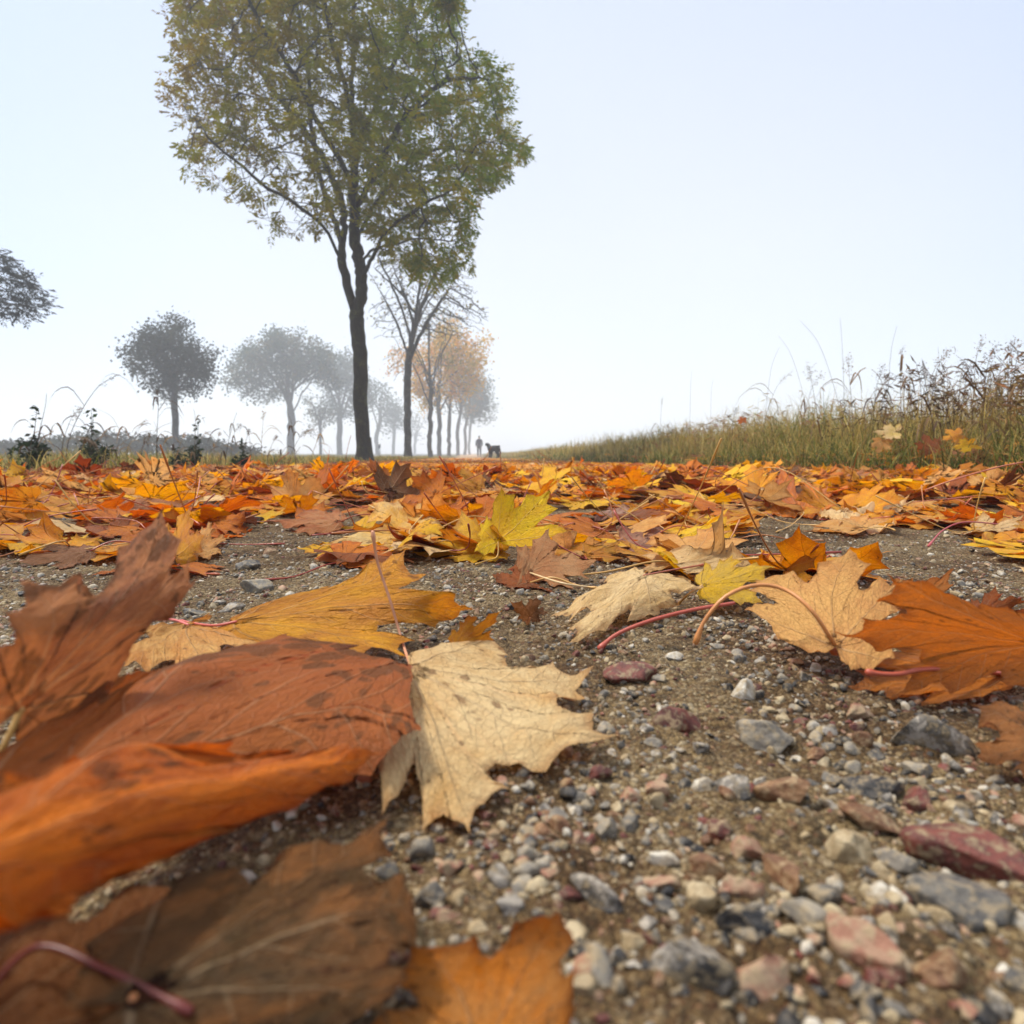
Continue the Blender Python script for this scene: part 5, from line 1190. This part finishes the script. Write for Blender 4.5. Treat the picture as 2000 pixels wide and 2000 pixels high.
def stone(px, py, wpx, color, label, seed, flat=.6, asp=.75, ang=1.0, rz=None):
    rng = np.random.RandomState(seed); c = at_h(px, py, .0); dist = np.linalg.norm(c - [0, 0, H]); rad = wpx * S / FPX * dist * .5 * .86
    V, F = stone_shape(4, rng, ang); V = V / np.abs(V).max(0) * [1, asp, flat]
    V = (V @ rotm(rng.randn() * .15, rng.randn() * .15, rng.rand() * 6.28 if rz is None else rz).T) * rad
    g = float(gz(c[0], c[1])); a, b = SCOL[color]; n = len(V)
    o = mesh_obj('pebble', V, F, M_STONE, None, True, dict(tint=np.tile(a, (n, 1)), tint2=np.tile(b, (n, 1))))
    o.location = (c[0], c[1], g + rad * flat * .22); tag(o, label, 'stone', 'stones in the gravel')
    return o
STONES = [(1180, 1282, 145, 'red', 'flat dusty red stone beside the right lobe of the cream leaf', .38, .55, 0.),
 (1405, 1318, 58, 'white', 'tall white angular stone below the arched stem', .95, .75, .5), (1270, 1247, 42, 'white', 'small flat white stone above the red stone', .5, .6, .2),
 (1600, 1608, 92, 'cream', 'cream blocky stone at lower right', .8, .8, .3), (1640, 1480, 118, 'dark', 'black slate chip on the right', .4, .5, -.3), (1290, 1360, 130, 'red', 'knobbly red stone below the white one', .5, .45, .2),
 (1445, 1390, 115, 'grey', 'grey and rust rounded stone right of the knobbly red one', .7, .7, -.4), (1755, 1400, 140, 'speckled', 'large speckled granite stone near the right edge', .65, .6, -.5), (1810, 1620, 210, 'red', 'big red sandstone at the right edge', .45, .55, -1.),
 (1780, 1720, 175, 'slate', 'dark grey pale rimmed stone below the big red one', .55, .6, -.5), (1480, 1500, 110, 'brown', 'brown orange lumpy stone in the middle right', .7, .6, -.5), (1385, 1490, 95, 'speckled', 'pale speckled oblong stone left of the brown one', .55, .5, -.4),
 (1330, 1480, 52, 'white', 'white rounded pebble left of the pale speckled stone', .7, .8, .1), (1240, 1490, 52, 'pink', 'pinkish white pebble below the cream leaf tip', .8, .8, .6), (1190, 1495, 50, 'pink', 'pale pink pebble under the dark red one', .8, .8, .6), (1130, 1455, 62, 'red', 'dark red pebble by the cream leaf tooth', .7, .6, .2),
 (1140, 1570, 60, 'grey', 'blue grey pebble beside another below the cream leaf', .8, .7, 1.), (1185, 1550, 62, 'slate', 'darker slate pebble above the blue grey one', .8, .6, .9), (1120, 1690, 130, 'speckled', 'long grey white granite stone in the lower centre', .5, .42, -.9), (1320, 1700, 62, 'cream', 'greenish cream square pebble in the lower centre', .85, .9, .1),
 (1195, 1775, 60, 'cream', 'yellowish angular pebble near the bottom centre', .8, .8, .5), (1250, 1620, 66, 'white', 'white chip above the pink brown stone', .4, .45, -.5), (1250, 1660, 76, 'pink', 'pink grey stone left of the orange grey one', .7, .7, 0.), (1330, 1645, 78, 'brown', 'orange and grey split pebble in the lower centre', .7, .6, -.8),
 (1410, 1600, 70, 'pink', 'dusty rose pebble right of the triangular red one', .7, .7, .3), (1360, 1560, 52, 'red', 'triangular red pebble at centre right', .9, .8, .4), (1395, 1690, 90, 'pink', 'salmon pink pebble beside the square cream one', .7, .6, .2), (1480, 1660, 90, 'brown', 'olive brown oval pebble left of the cream block', .7, .55, -1.1),
 (1400, 1760, 105, 'dark', 'black stone with rounded top near the bottom', .7, .6, -.2), (1640, 1830, 150, 'pink', 'pinkish oblong stone at the bottom right', .55, .45, -.9), (1310, 1840, 160, 'speckled', 'large pale speckled stone at the bottom edge', .6, .6, .2), (1440, 1850, 110, 'pink', 'blurred pink stone on the bottom edge', .7, .7, .3), (1780, 1850, 110, 'brown', 'brown stone low in the right corner', .6, .6, .4),
 (850, 1640, 50, 'pink', 'pink pebble below the cream leaf', .8, .8, .1), (820, 1700, 85, 'slate', 'dark slate stone beside the brown leaf', .6, .5, -.2), (970, 1160, 40, 'dark', 'black pebble by the crumpled brown leaf', .8, .8, .2), (470, 1070, 52, 'slate', 'dark grey stone on the gravel left of the golden leaf', .7, .8, .2), (490, 1110, 78, 'grey', 'pale grey stone in front of the dark one, left gravel', .55, .6, .1),
 (510, 1040, 36, 'brown', 'brown pebble behind the pale grey stone, left gravel', .8, .8, .1), (440, 1140, 56, 'speckled', 'speckled pebble nearest the golden leaf, left gravel', .6, .7, .5), (370, 1150, 60, 'slate', 'blue grey flat stone by the pink leaf edge', .4, .6, .3), (480, 985, 46, 'slate', 'smooth grey pebble at the back of the left gravel', .45, .6, 0.),
 (1395, 1255, 32, 'slate', 'small grey green pebble above the tall white stone', .8, .8, .3), (1620, 1345, 60, 'pink', 'salmon pebble under the curled orange leaf', .7, .8, .6), (1735, 1450, 60, 'grey', 'pale grey chip right of the black slate', .5, .5, -.7), (1730, 1500, 55, 'red', 'rose red round pebble above the big red sandstone', .8, .9, 0.), (1640, 1560, 110, 'brown', 'dark olive flat stone between slate and cream block', .3, .5, -.3),
 (1000, 1600, 40, 'brown', 'tan pebble right of the cream leaf point', .7, .8, .2), (1040, 1650, 44, 'pink', 'light pink pebble in the lower middle sand', .7, .8, .6), (930, 1590, 40, 'brown', 'brown pebble touching the cream leaf point', .7, .7, .5), (960, 1720, 60, 'speckled', 'granite pebble above the bottom orange leaf', .6, .7, .5), (1100, 1840, 75, 'pink', 'pink brown stone beside the bottom orange leaf', .7, .7, .2),
 (1520, 1750, 90, 'grey', 'grey stone below the cream block', .6, .6, -.6), (1560, 1700, 70, 'slate', 'small slate piece left of the pale rimmed stone', .5, .6, -.4), (1480, 1350, 34, 'cream', 'small cream pebble above the grey rust stone', .7, .8, .2), (1540, 1420, 50, 'brown', 'brown pebble left of the black slate', .7, .7, .4), (1690, 1640, 70, 'grey', 'mottled grey stone right of the cream block', .6, .6, -.8)]
for i, (px, py, wd, c, lab, fl, asp, rz) in enumerate(STONES): stone(px, py, wd, c, lab, 300 + i, fl, asp, 1.0, rz)
def gravel():
    rng = np.random.RandomState(401); acc = Acc(); keys = list(SCOL)
    pr = np.array([.11, .15, .15, .10, .08, .09, .13, .11, .08]); pr /= pr.sum()
    hi = [stone_shape(3, rng) for _ in range(10)]; lo = [stone_shape(2, rng) for _ in range(10)]; xl = [stone_shape(1, rng) for _ in range(8)]
    def put(n, y0, y1, spread, r0, r1, pw_, lib, cull=None):
        y = y0 + (y1 - y0) * rng.rand(n) ** pw_; x = (rng.rand(n) * 2 - 1) * (spread * y + .06)
        cl = vnoise(x * 22, y * 22) + .5 + .35 * vnoise(x * 60, y * 60)
        for i in range(n):
            if cl[i] < rng.rand() * .8: continue
            V, F = lib[rng.randint(len(lib))]; r_ = r0 * (r1 / r0) ** (rng.rand() ** 2.2); k = keys[rng.choice(9, p=pr)]; a, b = SCOL[k]; j = .75 + .45 * rng.rand()
            M_ = rotm(rng.randn() * .5, rng.randn() * .5, rng.rand() * 6.28)
            P = (V @ M_.T) * r_ + [x[i], y[i], float(gz(x[i], y[i])) + r_ * rng.uniform(-.3, .2)]
            acc.add(P, F, tint=np.array(a) * j, tint2=np.array(b) * j)
    put(3600, .10, .42, 1.0, .0020, .0052, .85, hi)
    put(4500, .10, .42, 1.25, .0017, .0040, .85, lo)
    put(24000, .10, .60, 1.25, .0008, .0027, .8, lo)
    put(4500, .40, 1.1, 1.25, .0020, .0065, .9, lo)
    put(7000, .36, .85, .85, .0016, .0050, .9, lo)
    put(14000, .45, 1.6, 1.25, .0012, .0034, .9, xl)
    tag(acc.build('gravel', M_STONE), 'mixed grey, pink and cream gravel pressed into the sandy path', 'gravel', kind='stuff')
gravel()
